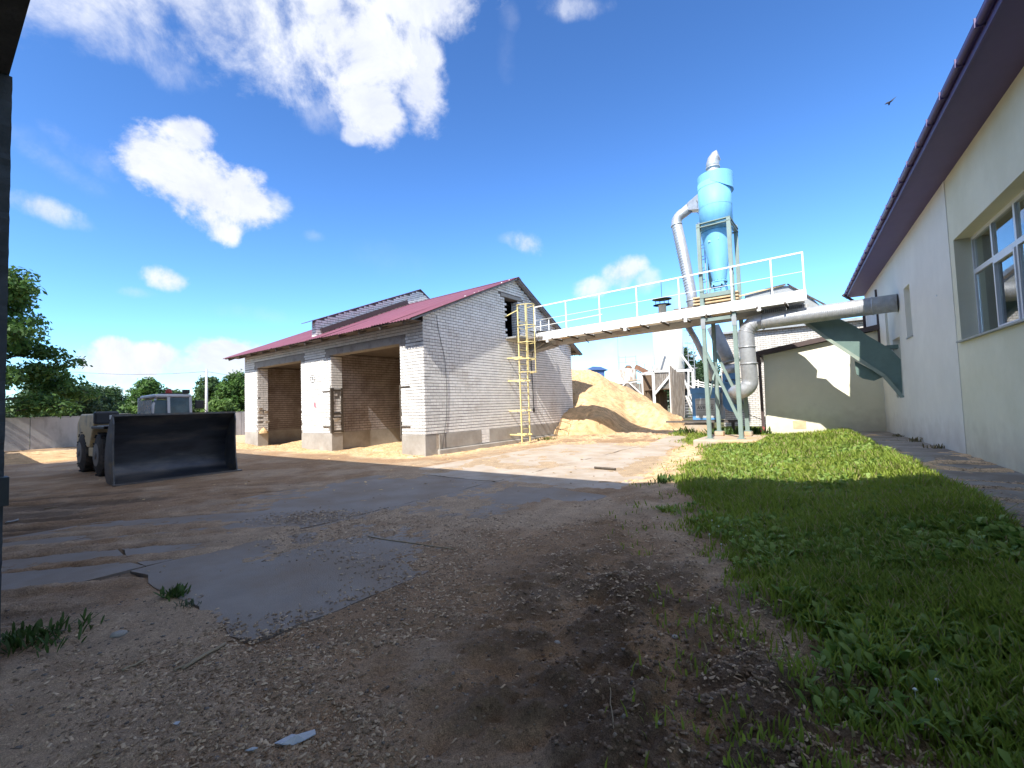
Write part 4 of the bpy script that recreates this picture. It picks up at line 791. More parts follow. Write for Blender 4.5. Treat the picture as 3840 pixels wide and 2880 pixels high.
MB().tube([(1.6, -5, 3.15), (1.6, 1.5, 3.25)], .16, 14).build('pipe', 'galv', hop); MB().tube([(1.55, .9, 3.2), (1.55, .9, 4.2)], .14, 14).build('pipe', 'galv', hop)
q = MB(); q.prism([(2.0, -2.4, 2.0), (2.0, .6, 2.0), (2.0, .6, 2.25), (2.0, -2.4, 3.0)], (.8, 0, 0)); q.build('sloped_cover', 'silo', hop)

# ------------------------------------------------------------------ annex
an = thing('annex', 'low yellow annex with brown roof trim beyond the steel tower', 'building', RW, (-2, 10.5, .1))
q = MB(); q.prism([(-3.92, 9.2, -.1), (0, 9.2, -.1), (0, 9.2, 4.0), (-3.85, 9.2, 3.38)], (0, 3.1, 0)); q.build('wall', 'annex_wall', an)
q = MB(); q.prism([(-4.15, 8.98, 3.36), (.0, 8.98, 4.02), (.0, 8.98, 4.20), (-4.15, 8.98, 3.54)], (0, .05, 0)); q.build('fascia', 'brown_trim', an)
q = MB(); q.prism([(-4.2, 9.03, 3.47), (.0, 9.03, 4.14), (.0, 9.03, 4.21), (-4.2, 9.03, 3.55)], (0, 3.6, 0)); q.build('roof', 'brown_trim', an)
MB().box(-4.2, -3.93, 9.05, 12.4, 3.3, 3.36).build('soffit', 'brown_trim', an)
MB().bar((-4.08, 9.05, 3.4), (-4.0, 9.08, 3.0), .14).build('downpipe', 'brown_trim', an); MB().box(-4.06, -3.95, 9.02, 9.13, .35, 3.2).build('downpipe', 'brown_trim', an)
MB().tube([(-4.0, 9.08, .38), (-4.02, 9.0, .28), (-4.12, 8.8, .2)], .07, 10).build('pipe_shoe', 'red_pipe', an)
MB().box(-2.95, -2.5, 9.188, 9.199, .3, .62).build('paint_patch', 'plank', an)
MB().box(-3.9, 0, 9.17, 9.199, .02, .09).build('base_strip', 'brown_trim', an)

# ------------------------------------------------------------------ warehouse behind
wh = thing('brick_warehouse', 'tall white brick warehouse behind the yellow annex', 'building', RW, (-4, 18, 0))
WS = 15.6
MB().box(-6.3, 2.5, WS+.03, WS+8, -.3, 5.3).build('wall', 'mortar', wh)
lay(wh, [((-6.3, WS+.03, 0), (1, 0, 0), (0, -1, 0), brick_rows(0, 6.6, -.05, 5.3, headers=99, seed=21), 'brick_old'), ((-6.3, WS+.03, 0), (0, 1, 0), (-1, 0, 0), brick_rows(0, 2, 0, 5.3, headers=99, seed=22), 'brick_old')], 0)
MB().box(-6.6, 2.6, WS-.25, WS+8.2, 5.3, 5.38).build('roof', 'asph', wh); MB().box(-6.6, 2.6, WS-.28, WS-.25, 5.27, 5.40).build('fascia', 'galv_dull', wh)

# ------------------------------------------------------------------ chip pile
def heap(name, label, cx, cy, rad, h, seed, asp=1., rot=0, top=.35, cat='heap', res=110):
    t = np.linspace(0, 2*np.pi, res, endpoint=False); r = np.linspace(0, 1, res//2); RR, TT = np.meshgrid(r, t, indexing='ij')
    X = RR*np.cos(TT)*rad; Y = RR*np.sin(TT)*rad*asp; c, s_ = math.cos(rot), math.sin(rot); X, Y = X*c-Y*s_+cx, X*s_+Y*c+cy
    lump = fbm(X*.5, Y*.5, seed, 3)-.5; e = np.clip(RR*(1+.5*lump), 0, 1)
    prof = np.where(e < top, 1-.5*(e/top)**2*top/(1-.5*top)*1.0, (1-e)/(1-top*.5)); prof = np.clip(prof, 0, 1)*ss(1.0, .93, RR)
    Z = np.maximum(T(X, Y), 0)-.06*ss(.85, 1, RR)+prof*h+(fbm(X*3, Y*3, seed+3, 4)-.5)*.22*min(1, h)*ss(0, .2, prof)+(fbm(X*14, Y*14, seed+5, 3)-.5)*.05*ss(0, .1, prof)
    k = fbm(X*11, Y*11, seed+9, 4); k2 = fbm(X*1.3, Y*1.3, seed+8, 3); col = np.array([.66, .45, .245])*(1+.75*(k[..., None]-.5))*(1+.5*(k2[..., None]-.5)); dk = ss(.60, .68, fbm(X*17, Y*17, seed+1, 2))[..., None]
    col = col*(1-dk*.45)+np.array([.30, .17, .07])*dk*.45
    V = np.stack([X.ravel(), Y.ravel(), Z.ravel()], 1); nr, nt_ = RR.shape
    i = np.arange(nr-1)[:, None]*nt_; j = np.arange(nt_)[None]; F = np.stack([(i+j), (i+nt_+j), (i+nt_+(j+1) % nt_), (i+(j+1) % nt_)], -1).reshape(-1, 4)
    V[:, 0] -= cx; V[:, 1] -= cy
    o = npmesh(name, V, F, 'pile', col.reshape(-1, 3), smooth=True); o.location = (cx, cy, 0); tag(o, label, cat, kind='stuff' if False else None); return o
heap('sawdust_heap', 'huge golden heap of wood chips behind the brick shed', 3.9, 27.6, 6.4, 3.55, 3, 1.0, .3, .3, 'sawdust heap', 240)
heap('sawdust_drift', 'low drift of wood chips at the far foot of the gable', 4.3, 23.3, 2.3, .55, 5, .55, -.25, .3, 'sawdust heap')
_p = B.w(-10.2, 1.6); heap('sawdust_drift', 'low sawdust heap inside the left open bay', _p.x, _p.y, 2.3, .28, 7, .55, -TH, .3, 'sawdust heap')
_p = B.w(-3.2, 2.0); heap('sawdust_drift', 'low sawdust heap inside the right open bay', _p.x, _p.y, 2.5, .3, 8, .6, -TH, .3, 'sawdust heap')
_p = B.w(-12.9, -.5); heap('sawdust_drift', 'thin spill of sawdust in front of the left pillar', _p.x, _p.y, 1.6, .22, 9, .5, -TH, .3, 'sawdust heap')
_p = B.w(-8.0, -.3); heap('sawdust_drift', 'thin spill of sawdust at the foot of the middle pillar', _p.x, _p.y, 1.0, .14, 10, .5, -TH, .3, 'sawdust heap')
_p = B.w(-1.5, -.4); heap('sawdust_drift', 'thin spill of sawdust at the foot of the right pillar', _p.x, _p.y, 1.1, .13, 12, .5, -TH, .3, 'sawdust heap')
_p = B.w(-12.2, .25); q = heap('sawdust_clump', 'sawdust clump lying on the broken plinth of the left pillar', _p.x, _p.y, .22, .22, 14, 1, 0, .3, 'sawdust heap', 30); q.location.z = .74
heap('sawdust_drift', 'long sunlit strip of sawdust by the concrete fence', -20.5, 19.2, 6.5, .35, 15, .35, .72, .3, 'sawdust heap')

# ------------------------------------------------------------------ silos and plant in the distance
K = Frame(0, 0, R(8))
def pt(px, py, depth):     # world point seen at photo position px,py (2212 wide) at a given distance ahead of the camera
    f = .44*2212; d = rt*((px-1106)/f)-up*((py-829.5)/f)+fw; return CAM+d*depth
def at(px, y_, z=None): return px
SD = 35.
bs = thing('white_silo', 'tall white steel silo with cap vent on a braced frame', 'silo', WF, tuple(pt(1449, 905, SD)))
c = pt(1449, 860, SD); cx, cy = c.x, c.y; zt = pt(1449, 709, SD).z; rS = 31*SD/973
MB().lathe([(rS*.9, pt(1449, 815, SD).z), (rS, pt(1449, 800, SD).z), (rS, zt)], (cx, cy, 0), 36).build('tank', 'silo', bs)
MB().lathe([(rS, zt), (rS*.55, zt+.12), (.3, zt+.2)], (cx, cy, 0), 30).build('tank_top', 'silo', bs)
MB().lathe([(.3, zt+.2), (.3, zt+1.9), (.7, zt+1.9)], (cx-.3, cy, 0), 16).build('vent_neck', 'silo', bs); MB().lathe([(.75, zt+2.35), (.1, zt+2.5)], (cx-.3, cy, 0), 18).build('vent_cap', 'plastic', bs)
for a_ in (0, 90, 180, 270): MB().bar((cx-.3+.5*math.cos(R(a_)), cy+.5*math.sin(R(a_)), zt+1.9), (cx-.3+.5*math.cos(R(a_)), cy+.5*math.sin(R(a_)), zt+2.36), .04).build('vent_strut', 'plastic', bs)
for a_ in range(0, 360, 30): MB().bar((cx+rS*.95*math.cos(R(a_)), cy+rS*.95*math.sin(R(a_)), zt), (cx+rS*.95*math.cos(R(a_)), cy+rS*.95*math.sin(R(a_)), zt+.6), .025).build('guard_post', 'galv_dull', bs)
MB().tube(arc((cx, cy, zt+.6), rS*.95, 0, 360, 24, (1, 0, 0), (0, 1, 0)), .02, 4, cap=False).build('guard_ring', 'galv_dull', bs)
MB().bar((cx-.3, cy, zt+2.4), (cx-.3, cy, zt+3.8), .03).build('lightning_rod', 'plastic', bs)
lx = cx+rS+.25
for dx in (0, .45): MB().bar((lx+dx, cy-.4, .6), (lx+dx, cy-.4, zt+.3), .04).build('ladder_rail', 'galv', bs)
for i in range(16): MB().bar((lx, cy-.4, .9+i*.42), (lx+.45, cy-.4, .9+i*.42), .03).build('ladder_rung', 'galv', bs)
for i in range(6): MB().tube(arc((lx+.2, cy-.5, zt-.2-i*1.0), .42, 90, 450, 10, (1, 0, 0), (0, 1, 0)), .02, 4, cap=False).build('ladder_hoop', 'galv', bs)
fz = pt(1407, 805, SD).z; x0, x1 = pt(1408, 800, SD-1).x, pt(1493, 800, SD-1).x; yy = cy-1.35; xm = pt(1455, 800, SD-1).x
for x_, y_ in ((x0, yy), (x1, yy), (x0, cy+1.4), (x1, cy+1.4), (xm, yy)): MB().bar((x_, y_, -.05), (x_, y_, fz+.1), .16).build('frame_leg', 'white', bs)
MB().bar((x0, yy, fz), (x1, yy, fz), .16).build('frame_beam', 'white', bs); MB().bar((x0, cy+1.4, fz), (x1, cy+1.4, fz), .16).build('frame_beam', 'white', bs); MB().bar((x0, yy, fz), (x0, cy+1.4, fz), .16).build('frame_beam', 'white', bs)
MB().bar((x0, yy-.1, fz-1.7), (xm-.1, yy-.1, fz), .13).build('brace', 'white', bs); MB().bar((x0-.0, yy, fz), (x0+.9, yy, fz+1.6), .12).build('brace', 'white', bs); MB().bar((x1, yy, fz), (x1-.8, yy, fz+1.2), .12).build('brace', 'white', bs)
MB().bar((x1-.9, yy-.1, fz-.2), (x1, yy-.1, 1.2), .12).build('brace', 'white', bs); MB().bar((x1-.5, yy-.1, 1.9), (x1+.3, yy-.1, .1), .1).build('brace', 'white', bs)
n_ = 11
for i in range(n_):
    a_ = x0+.1+(xm-x0-.1)*i/n_; w_ = (xm-x0-.1)/n_; MB().box(a_, a_+w_-.02, yy+.02, yy+.06, fz-1.32, fz-.08).build('board', 'board', bs)
for i in range(12):
    a_ = x0+.1+(xm-x0-.1)*i/12; w_ = (xm-x0-.1)/12; MB().box(a_, a_+w_*.82, cy+.6+random.uniform(-.1, .1), cy+.66, -.05, fz-1.4-random.uniform(0, .3)).build('board', 'board_brown', bs)
MB().box(x0, xm, cy+1.3, cy+1.36, -.05, fz-.1).build('rear_boarding', 'board_brown', bs)
MB().box(x0+.1, x1, yy, cy+1.4, fz-1.36, fz-1.3).build('floor_plate', 'board_brown', bs); MB().box(xm+.3, x1-.1, yy+.9, yy+.96, .5, fz-.1).build('rear_boarding', 'asph', bs)
# leaning timber panel
lp = thing('board_screen', 'tall grey boarded screen leaning beside the blue fan', 'timber screen', WF, tuple(pt(1470, 905, 26)))
D0 = 26.; a_ = [pt(1447, 789, D0), pt(1476, 803, D0), pt(1491, 801, D0)]; b2 = [pt(1452, 907, D0), pt(1485, 905, D0), pt(1491, 903, D0)]
for i in range(9):
    t0, t1 = i/9, (i+.93)/9; tp = lambda t: a_[0].lerp(a_[2], t)-Vector((0, 0, .22*math.sin(math.pi*t)*.9)); bt = lambda t: b2[0].lerp(b2[2], t); 
    q = MB(); off = Vector((0, .9*t0, 0)); q.prism([tp(t0)+off, bt(t0)+off, bt(t1)+off, tp(t1)+off], (0, .05, 0)); q.build('board', 'board', lp)
MB().bar(b2[0]+Vector((-.1, -.05, .02)), b2[1]+Vector((.3, -.05, .02)), .1, .06).build('sill_beam', 'timber_dark', lp)
MB().bar(a_[0]+Vector((0, .1, -.05)), b2[0]+Vector((0, .1, 0)), .07).build('frame_post', 'white', lp); 
# stair
stt = thing('steel_stair', 'steep white steel stair between the boarded screen and the fan', 'stair', WF, tuple(pt(1495, 905, 27)))
p0, p1, p2, p3 = pt(1478, 850, 27), pt(1500, 905, 27), pt(1497, 846, 27), pt(1510, 895, 27)
MB().bar(pt(1481, 855, 27), pt(1503, 907, 27), .08).build('stringer', 'white', stt); MB().bar(pt(1493, 853, 28), pt(1512, 900, 28), .06).build('stringer', 'white', stt)
for i in range(8):
    t = (i+.3)/8.5; c0 = pt(1481, 855, 27).lerp(pt(1503, 907, 27), t); MB().box(c0.x-.3, c0.x+.18, c0.y, c0.y+.25, c0.z, c0.z+.035).build('step', 'galv', stt)
for x_ in (1487, 1497): MB().bar(pt(x_, 802, 27.5), pt(x_, 858, 27.5), .08).build('post', 'white', stt)
MB().bar(pt(1487, 803, 27.5), pt(1499, 802, 27.5), .04).build('guard_rail', 'white', stt); MB().bar(pt(1480, 826, 27.5), pt(1503, 842, 27.5), .05).build('guard_rail', 'white', stt)
# pipe gangway to the right of the stair
gw = thing('pipe_gangway', 'white railed gangway behind the blue fan cabinet', 'gangway', WF, tuple(pt(1520, 832, 32)))
for dy in (0, 5, 9): MB().bar(pt(1499, 822+dy, 32), pt(1560, 836+dy, 32), .07).build('rail', 'white', gw)
for x_ in (1500, 1508, 1530): MB().bar(pt(x_, 820, 32), pt(x_, 838, 32), .06).build('post', 'white', gw)
# old small silo
SD2 = 40.
os_ = thing('old_silo', 'small stained concrete silo with a rusty top', 'silo', WF, tuple(pt(1356, 880, SD2)))
c = pt(1356.5, 830, SD2); rO = 19*SD2/973; zt2 = pt(1356, 797, SD2).z
MB().lathe([(rO, 1.5), (rO, zt2)], (c.x, c.y, 0), 28).build('tank', 'old_silo', os_); MB().lathe([(rO*.5, zt2), (rO*.45, zt2+.12), (rO*.3, zt2+.26), (.15, zt2+.33)], (c.x+.1, c.y, 0), 11).build('rusty_hatch', 'rust', os_)
for z_ in (.55, 1.0): MB().bar((c.x-rO, c.y-rO*.5, zt2+z_), (c.x+rO*.9, c.y-rO*.5, zt2+z_+.05), .03).build('guard_rail', 'galv_dull', os_)
for x_ in (-rO, -.2, rO*.9): MB().bar((c.x+x_, c.y-rO*.5, zt2), (c.x+x_, c.y-rO*.5, zt2+1.15), .035).build('guard_post', 'galv_dull', os_)
zf = pt(1345, 829, SD2).z; xa, xb = pt(1338, 830, SD2-1.5).x, pt(1391, 830, SD2-1.5).x; ya = c.y-1.2
for x_ in (xa-1.2, xb, xb+.0): MB().bar((x_, ya, -.05), (x_, ya, zf), .13).build('frame_leg', 'white', os_)
for x_ in (xb+.9,): MB().bar((x_, ya+.6, -.05), (x_, ya+.6, zf-1), .1).build('frame_leg', 'white', os_)
MB().bar((xa-1.2, ya, zf), (xb, ya, zf+.15), .13).build('frame_beam', 'white', os_); MB().bar((xa-.2, ya-.1, zf-1), (xa+.5, ya-.1, zf), .1).build('brace', 'white', os_); MB().bar((xa+.9, ya-.1, zf), (xb, ya-.1, zf-1.2), .1).build('brace', 'white', os_)
for i in range(12): a_ = xa-1.1+(xb-xa+1.1)*i/12; w_ = (xb-xa+1.1)/12; MB().box(a_, a_+w_-.02, ya+.05, ya+.09, zf-1.15, zf-.05).build('board', 'board', os_)
for i in range(6): a_ = xb+.1+.2*i; MB().box(a_, a_+.18, ya+.3+.1*i, ya+.34+.1*i, 0, zf+.05-.55*max(0, i-2)*.6).build('board', 'board', os_)
MB().box(xa-1.2, xb, ya+2.0, ya+2.05, 0, zf-.1).build('rear_boarding', 'board_brown', os_)
MB().bar((xb-1.3, ya, zf+.18), (pt(1407, 820, SD2-1.5).x, ya, zf+.35), .3, .05).build('top_deck', 'plank', os_)
cvv = thing('old_conveyor', 'rusty inclined conveyor between the two silos', 'conveyor', WF, tuple(pt(1390, 810, 39)))
MB().bar(pt(1374, 792, 39), pt(1412, 812, 38), .5, .35).build('trough', 'rust', cvv); MB().bar(pt(1374, 800, 39), pt(1410, 819, 38), .1, .08).build('truss_chord', 'galv_dull', cvv)
for dy in (-8, -12): MB().bar(pt(1376, 792+dy, 39), pt(1424, 804+dy, 38), .03).build('guard_rail', 'galv_dull', cvv)
for t in (0, .35, .7): MB().bar(pt(1376, 792, 39).lerp(pt(1424, 808, 38), t), pt(1376, 780, 39).lerp(pt(1424, 796, 38), t), .035).build('guard_post', 'galv_dull', cvv)
mast = MB().bar(pt(1336, 800, 40), pt(1334, 725, 40), .035); b_ = pt(1336, 830, 40); tag(mast.build('radio_mast', 'galv_dull', base=tuple(b_)), 'thin mast beside the small stained silo', 'mast')
bt_ = thing('blue_tower', 'dark blue clad tower top showing over the chip heap', 'building', WF, tuple(pt(1290, 870, 62)))
c = pt(1287, 805, 62); MB().box(c.x-1.5, c.x+1.0, c.y-1, c.y+3, 0, pt(1287, 801, 62).z).build('wall', 'blue_far', bt_); q = MB(); zz = pt(1287, 800, 62).z
q.prism([(c.x-1.7, c.y-1.3, zz), (c.x+1.5, c.y-1.3, zz-.1), (c.x+.5, c.y-1.3, zz+.35), (c.x-.6, c.y-1.3, zz+.45)], (0, 4.5, 0)); q.build('roof', 'blue_far', bt_); MB().box(c.x+.5, c.x+1.4, c.y-1.2, c.y, zz-1.75, zz-1.6).build('ledge', 'blue_far', bt_)

# ------------------------------------------------------------------ concrete fence, pole
F1 = Vector((-40, 14.5, 0)); F2 = Vector((-20.5, 45, 0)); fd = (F2-F1).normalized(); fn = Vector((fd.y, -fd.x, 0))
F3 = Vector((-27.6, 28.5, 0)); F1 = F3-fd*26
fe = thing('concrete_fence', 'stained grey concrete panel fence along the yard', 'fence', WF, tuple(F3))
for i in range(15):
    a_ = F1+fd*3*i; b2 = a_+fd*2.97; z0 = -.1; h_ = 1.86+random.uniform(-.02, .02)
    MB().prism([a_+Vector((0, 0, z0)), b2+Vector((0, 0, z0)), b2+Vector((0, 0, h_)), a_+Vector((0, 0, h_))], fn*-.12).build('fence_panel', 'fence', fe)
MB().prism([F1+Vector((0, 0, 1.88)), F1+fd*45+Vector((0, 0, 1.88)), F1+fd*45+Vector((0, 0, 1.93)), F1+Vector((0, 0, 1.93))], fn*-.16).build('coping', 'fence', fe)
pp = pt(446, 888, 38); pole = thing('utility_pole', 'slim pale concrete utility pole behind the loader', 'pole', WF, (pp.x, pp.y, 0)); zt3 = pt(446, 797, 38).z
MB().tube([(pp.x, pp.y, 0), (pp.x, pp.y, zt3)], [.13, .09], 10).build('shaft', 'pole', pole); MB().bar((pp.x-.2, pp.y, zt3-.25), (pp.x+.2, pp.y, zt3-.25), .05).build('cross_arm', 'galv_dull', pole)
for (e_, lab) in ((pt(150, 803, 40), 'overhead wire from the pole to the big tree'), (pt(640, 818, 45), 'overhead wire from the pole behind the brick shed')):
    s0 = Vector((pp.x, pp.y, zt3-.2)); pts = [s0.lerp(e_, t/8)-Vector((0, 0, .25*math.sin(math.pi*t/8))) for t in range(9)]
    tag(MB().tube(pts, .012, 4).build('overhead_wire', 'black', base=tuple(s0)), lab, 'wire')

# ------------------------------------------------------------------ loader
ld = thing('loader', 'cream wheeled loader with white cab and a huge dark bucket', 'loader', LD, (-3.2, 1.4, 0))
def lb(m_, name, x0, x1, y0, y1, z0, z1, bev=.0, par=None): return MB().box(x0, x1, y0, y1, z0, z1).build(name, m_, par or ld, bevel=bev)
prof = [(0, .03), (-.45, .02), (-.68, .10), (-.80, .28), (-.84, .52), (-.80, .85), (-.66, 1.18), (-.44, 1.48), (-.17, 1.70)]
q = MB(); W2 = 2.76; vs = []
for x, z in prof: vs += [(x, 0.02, z), (x, W2-.02, z)]
q.add(vs, [(2*i, 2*i+1, 2*i+3, 2*i+2) for i in range(len(prof)-1)], True)
vo = [(x-.03, y, z-.01) for x, y, z in vs]; q.add(vo, [(2*i, 2*i+2, 2*i+3, 2*i+1) for i in range(len(prof)-1)], True)
bk = q.build('bucket', 'bucket', ld)
for y in (0, W2-.03):
    q = MB(); q.prism([(x, y, z) for x, z in [(.0, .03), (-.45, .0), (-.7, .07), (-.83, .27), (-.87, .52), (-.83, .86), (-.69, 1.2), (-.47, 1.5), (-.17, 1.73), (-.1, 1.5), (-.13, 1.0), (-.1, .5)]], (0, .03, 0)); q.build('side_plate', 'bucket_side', bk)
MB().bar((-.17, 0, 1.71), (-.17, W2, 1.71), .07, .05).build('top_edge', 'bucket_side', bk); MB().bar((.06, -.03, .03), (.06, W2+.05, .03), .2, .03).build('cutting_edge', 'lip', bk)
for y in (.9, 1.6, 2.3): MB().box(.02, .1, y, y+.08, .047, .06).build('edge_bolt', 'lip', bk)
lb('body', 'chassis', -5.6, -2.2, .75, 2.05, .5, 1.15, .03)
q = MB(); q.prism([(-5.75, .28, .8), (-4.1, .28, .8), (-3.8, .28, 1.25), (-3.6, .28, 1.5), (-3.2, .28, 1.62), (-2.9, .28, 1.78), (-5.3, .28, 1.82), (-5.75, .28, 1.55)], (0, .75, 0)); q.build('engine_cover', 'body', ld, bevel=.04)
lb('body', 'side_skirt', -4.0, -3.3, .25, .75, .55, .8, .02)
lb('bucket_side', 'lift_arm', -5.2, -1.1, 1.05, 1.35, 1.15, 1.5, .03); lb('bucket_side', 'lift_arm_head', -1.5, -.98, 1.0, 1.8, .35, 1.3, .03)
lb('plastic', 'mudguard', -3.55, -2.1, .22, .72, 1.36, 1.44, .02)
def wheel(x, y, r_=.62, w_=.46):
    t = MB(); t.tube([(x, y, r_), (x, y+.05, r_), (x, y+.08, r_), (x, y+w_-.08, r_), (x, y+w_-.05, r_), (x, y+w_, r_)], [r_*.60, r_*.9, r_, r_, r_*.9, r_*.6], 28); o = t.build('wheel', 'tyre', ld)
    for i in range(22):
        a_ = 2*math.pi*i/22; sg = 1 if i % 2 else -1; c = Vector((x+math.cos(a_)*(r_+.0), y+w_*.5, r_+math.sin(a_)*(r_+.0)))
        MB().bar(c+Vector((-math.sin(a_)*.05*sg, -w_*.42, math.cos(a_)*.05*sg)), c+Vector((math.sin(a_)*.02, w_*.02*sg, -math.cos(a_)*.02)), .05, .03, up=(math.cos(a_), 0, math.sin(a_))).build('tread_lug', 'tyre', o)
    MB().tube([(x, y-.01, r_), (x, y+.03, r_)], [r_*.5, r_*.58], 24).build('rim', 'rim', o); MB().tube([(x, y-.04, r_), (x, y, r_)], .12, 14).build('hub', 'rim', o)
wheel(-2.95, .22); wheel(-5.05, .22); wheel(-2.95, 2.1); wheel(-5.05, 2.1)
# cab
cabx0, cabx1, cy0, cy1 = -4.1, -2.65, 1.42, 2.46
q = MB(); cz0, cz1 = 1.2, 2.28
lb('cab', 'cab_base', cabx0, cabx1+.05, cy0, cy1, 1.1, 1.5, .03)
q = MB(); q.prism([(cabx1, cy0+.28, cz1), (cabx0+.1, cy0+.28, cz1+.05), (cabx0, cy0+.28, cz1), (cabx0, cy0+.28, cz1-.08), (cabx1, cy0+.28, cz1-.08)], (0, cy1-cy0-.28, 0)); 
MB().box(cabx0, cabx1+.03, cy0+.05, cy1, cz1-.04, cz1+.07).build('cab_roof', 'cab', ld, bevel=.05)
for (x, y) in ((cabx1, cy0+.42), (cabx1, cy1-.04)): MB().bar((x+.05, y, 1.5), (x-.02, y, cz1), .07).build('cab_pillar', 'cab', ld)
MB().tube([(cabx1, cy0+.02, 1.5), (cabx1-.02, cy0+.04, 2.0), (cabx1-.1, cy0+.14, cz1-.02), (cabx1-.15, cy0+.42, cz1+.03)], .035, 8).build('cab_pillar', 'cab', ld)
for (x, y) in ((cabx0, cy0+.05), (cabx0, cy1-.04)): MB().bar((x, y, 1.5), (x, y, cz1), .07).build('cab_pillar', 'cab', ld)
lb('cab_glass', 'windscreen', cabx1-.0, cabx1+.012, cy0+.45, cy1-.07, 1.5, cz1-.05); lb('cab_glass', 'side_window', cabx1-.03, cabx1-.015, cy0+.05, cy0+.39, 1.5, cz1-.12)
lb('cab_glass', 'side_window', cabx0+.05, cabx1-.05, cy0+.02, cy0+.03, 1.5, cz1-.1); lb('cab_glass', 'side_window', cabx0+.05, cabx1-.05, cy1-.03, cy1-.02, 1.5, cz1-.1); lb('cab_glass', 'rear_window', cabx0, cabx0+.012, cy0+.1, cy1-.1, 1.5, cz1-.1)
lb('plastic', 'seat', -3.7, -3.3, 1.85, 2.2, 1.5, 1.95, .04); lb('plastic', 'roof_rack', cabx1-.1, cabx1-.02, cy0+.25, cy1-.05, cz1+.08, cz1+.10)
MB().lathe([(.09, cz1+.07), (.09, cz1+.14), (.075, cz1+.22), (.03, cz1+.25)], (cabx1-.25, cy0+.5, 0), 14).build('beacon', 'beacon', ld)
for y in (cy0+.85, cy1-.12): lb('plastic', 'work_lamp', cabx1-.06, cabx1+.04, y-.06, y+.06, cz1+.10, cz1+.21, .01)
lb('plastic', 'lamp_housing', -2.15, -1.95, .0, .52, 1.5, 1.84, .05); lb('lens', 'headlamp', -1.945, -1.93, .30, .46, 1.62, 1.74, .01); lb('galv', 'lamp_bracket', -2.2, -1.6, .1, .7, 1.44, 1.47)
q = MB(); q.tube([(cabx1, cy1+.0, 2.0), (cabx1+.1, cy1+.35, 2.05)], .015, 6); q.build('mirror_arm', 'plastic', ld); lb('plastic', 'mirror', cabx1+.08, cabx1+.14, cy1+.06, cy1+.30, 1.88, 2.14, .02)
lb('plastic', 'mirror', cabx1-.5, cabx1-.44, cy0-.42, cy0-.16, 1.5, 1.72, .03); MB().tube([(cabx1-.2, cy1+.2, 2.1), (cabx1+.1, cy1+.55, 1.6)], .012, 5).build('hose', 'black', ld)

# ------------------------------------------------------------------ gateway building around the camera
gb_ = thing('gateway_building', 'dark gateway building whose rough left jamb edges the view', 'building', B, (11.5, -14, 0))
V0 = -10.1; GH_ = 8.25
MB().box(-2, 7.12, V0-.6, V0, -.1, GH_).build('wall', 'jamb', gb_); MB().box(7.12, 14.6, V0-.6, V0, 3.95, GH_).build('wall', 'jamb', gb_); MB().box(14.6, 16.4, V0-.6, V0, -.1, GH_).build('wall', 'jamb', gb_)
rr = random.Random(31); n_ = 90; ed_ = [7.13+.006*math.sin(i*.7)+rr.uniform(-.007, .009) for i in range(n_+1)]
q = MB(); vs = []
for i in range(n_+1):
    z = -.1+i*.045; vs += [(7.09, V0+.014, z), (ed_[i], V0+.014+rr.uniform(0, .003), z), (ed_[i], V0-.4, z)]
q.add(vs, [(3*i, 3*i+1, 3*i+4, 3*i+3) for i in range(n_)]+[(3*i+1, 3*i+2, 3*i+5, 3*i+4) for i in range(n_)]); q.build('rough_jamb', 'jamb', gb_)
MB().box(7.1, 7.24, V0-.1, V0+.03, 1.08, 1.26).build('gate_bumper', 'plastic', gb_)
MB().box(-2, 16.4, -24, V0-.6, GH_-.1, GH_).build('roof', 'asph', gb_); MB().box(-2, -1.6, -24, V0-.6, -.1, GH_-.1).build('wall', 'gate_wall', gb_); MB().box(-2, 16.4, -24.4, -24, -.1, GH_).build('wall', 'gate_wall', gb_)
gb2 = thing('storage_hall', 'grey hall continuing the gateway building to the left', 'building', B, (-7, -16, 0))
MB().box(-12, -2.01, -22, V0-.05, -.1, GH_-.05).build('wall', 'gate_wall', gb2)
lw_ = thing('shade_wall', 'unseen low grey wall added to shade the left of the yard', 'wall', B, (-28, -10.3, 0)); MB().box(-45, -12.02, V0-.4, V0-.1, -.1, 2.9).build('wall_body', 'gate_wall', lw_)  # out of view; put in to cast shade on the yard's far left
# ------------------------------------------------------------------ trees
def leafmesh(name, centers, radii, n, size, cols, mname='leaf', parent=None, squash=.7, base=Vector((0, 0, 0)), hollow=.45):
    k = len(centers); wts = np.array(radii)**2; wts = wts/wts.sum(); idx = rng.choice(k, n, p=wts); c = np.array(centers)[idx]; r_ = np.array(radii)[idx][:, None]
    d = rng.normal(size=(n, 3)); d /= np.linalg.norm(d, axis=1)[:, None]; rad = (hollow+(1-hollow)*rng.random((n, 1)))*(.85+.3*rng.random((n, 1)))
    p = c+d*r_*rad*np.array([1, 1, squash]); sz = size*(.6+.8*rng.random((n, 1)))
    nrm = d*.6+rng.normal(size=(n, 3))*.6+np.array([0, 0, .6]); nrm /= np.linalg.norm(nrm, axis=1)[:, None]
    a_ = np.cross(nrm, rng.normal(size=(n, 3))); a_ /= np.linalg.norm(a_, axis=1)[:, None]; b2 = np.cross(nrm, a_)
    V = np.stack([p-a_*sz, p-b2*sz*.45, p+a_*sz, p+b2*sz*.45+nrm*sz*.15], 1).reshape(-1, 3); F = np.arange(4*n).reshape(-1, 4)
    base_c = np.array(cols[0])+(np.array(cols[1])-np.array(cols[0]))*rng.random((n, 1)); cl = rng.random(k)[idx][:, None]; base_c = base_c*(.8+.4*cl)
    C = np.repeat(base_c, 4, axis=0); V = V-np.array(base); o = npmesh(name, V, F, mname, C); return o
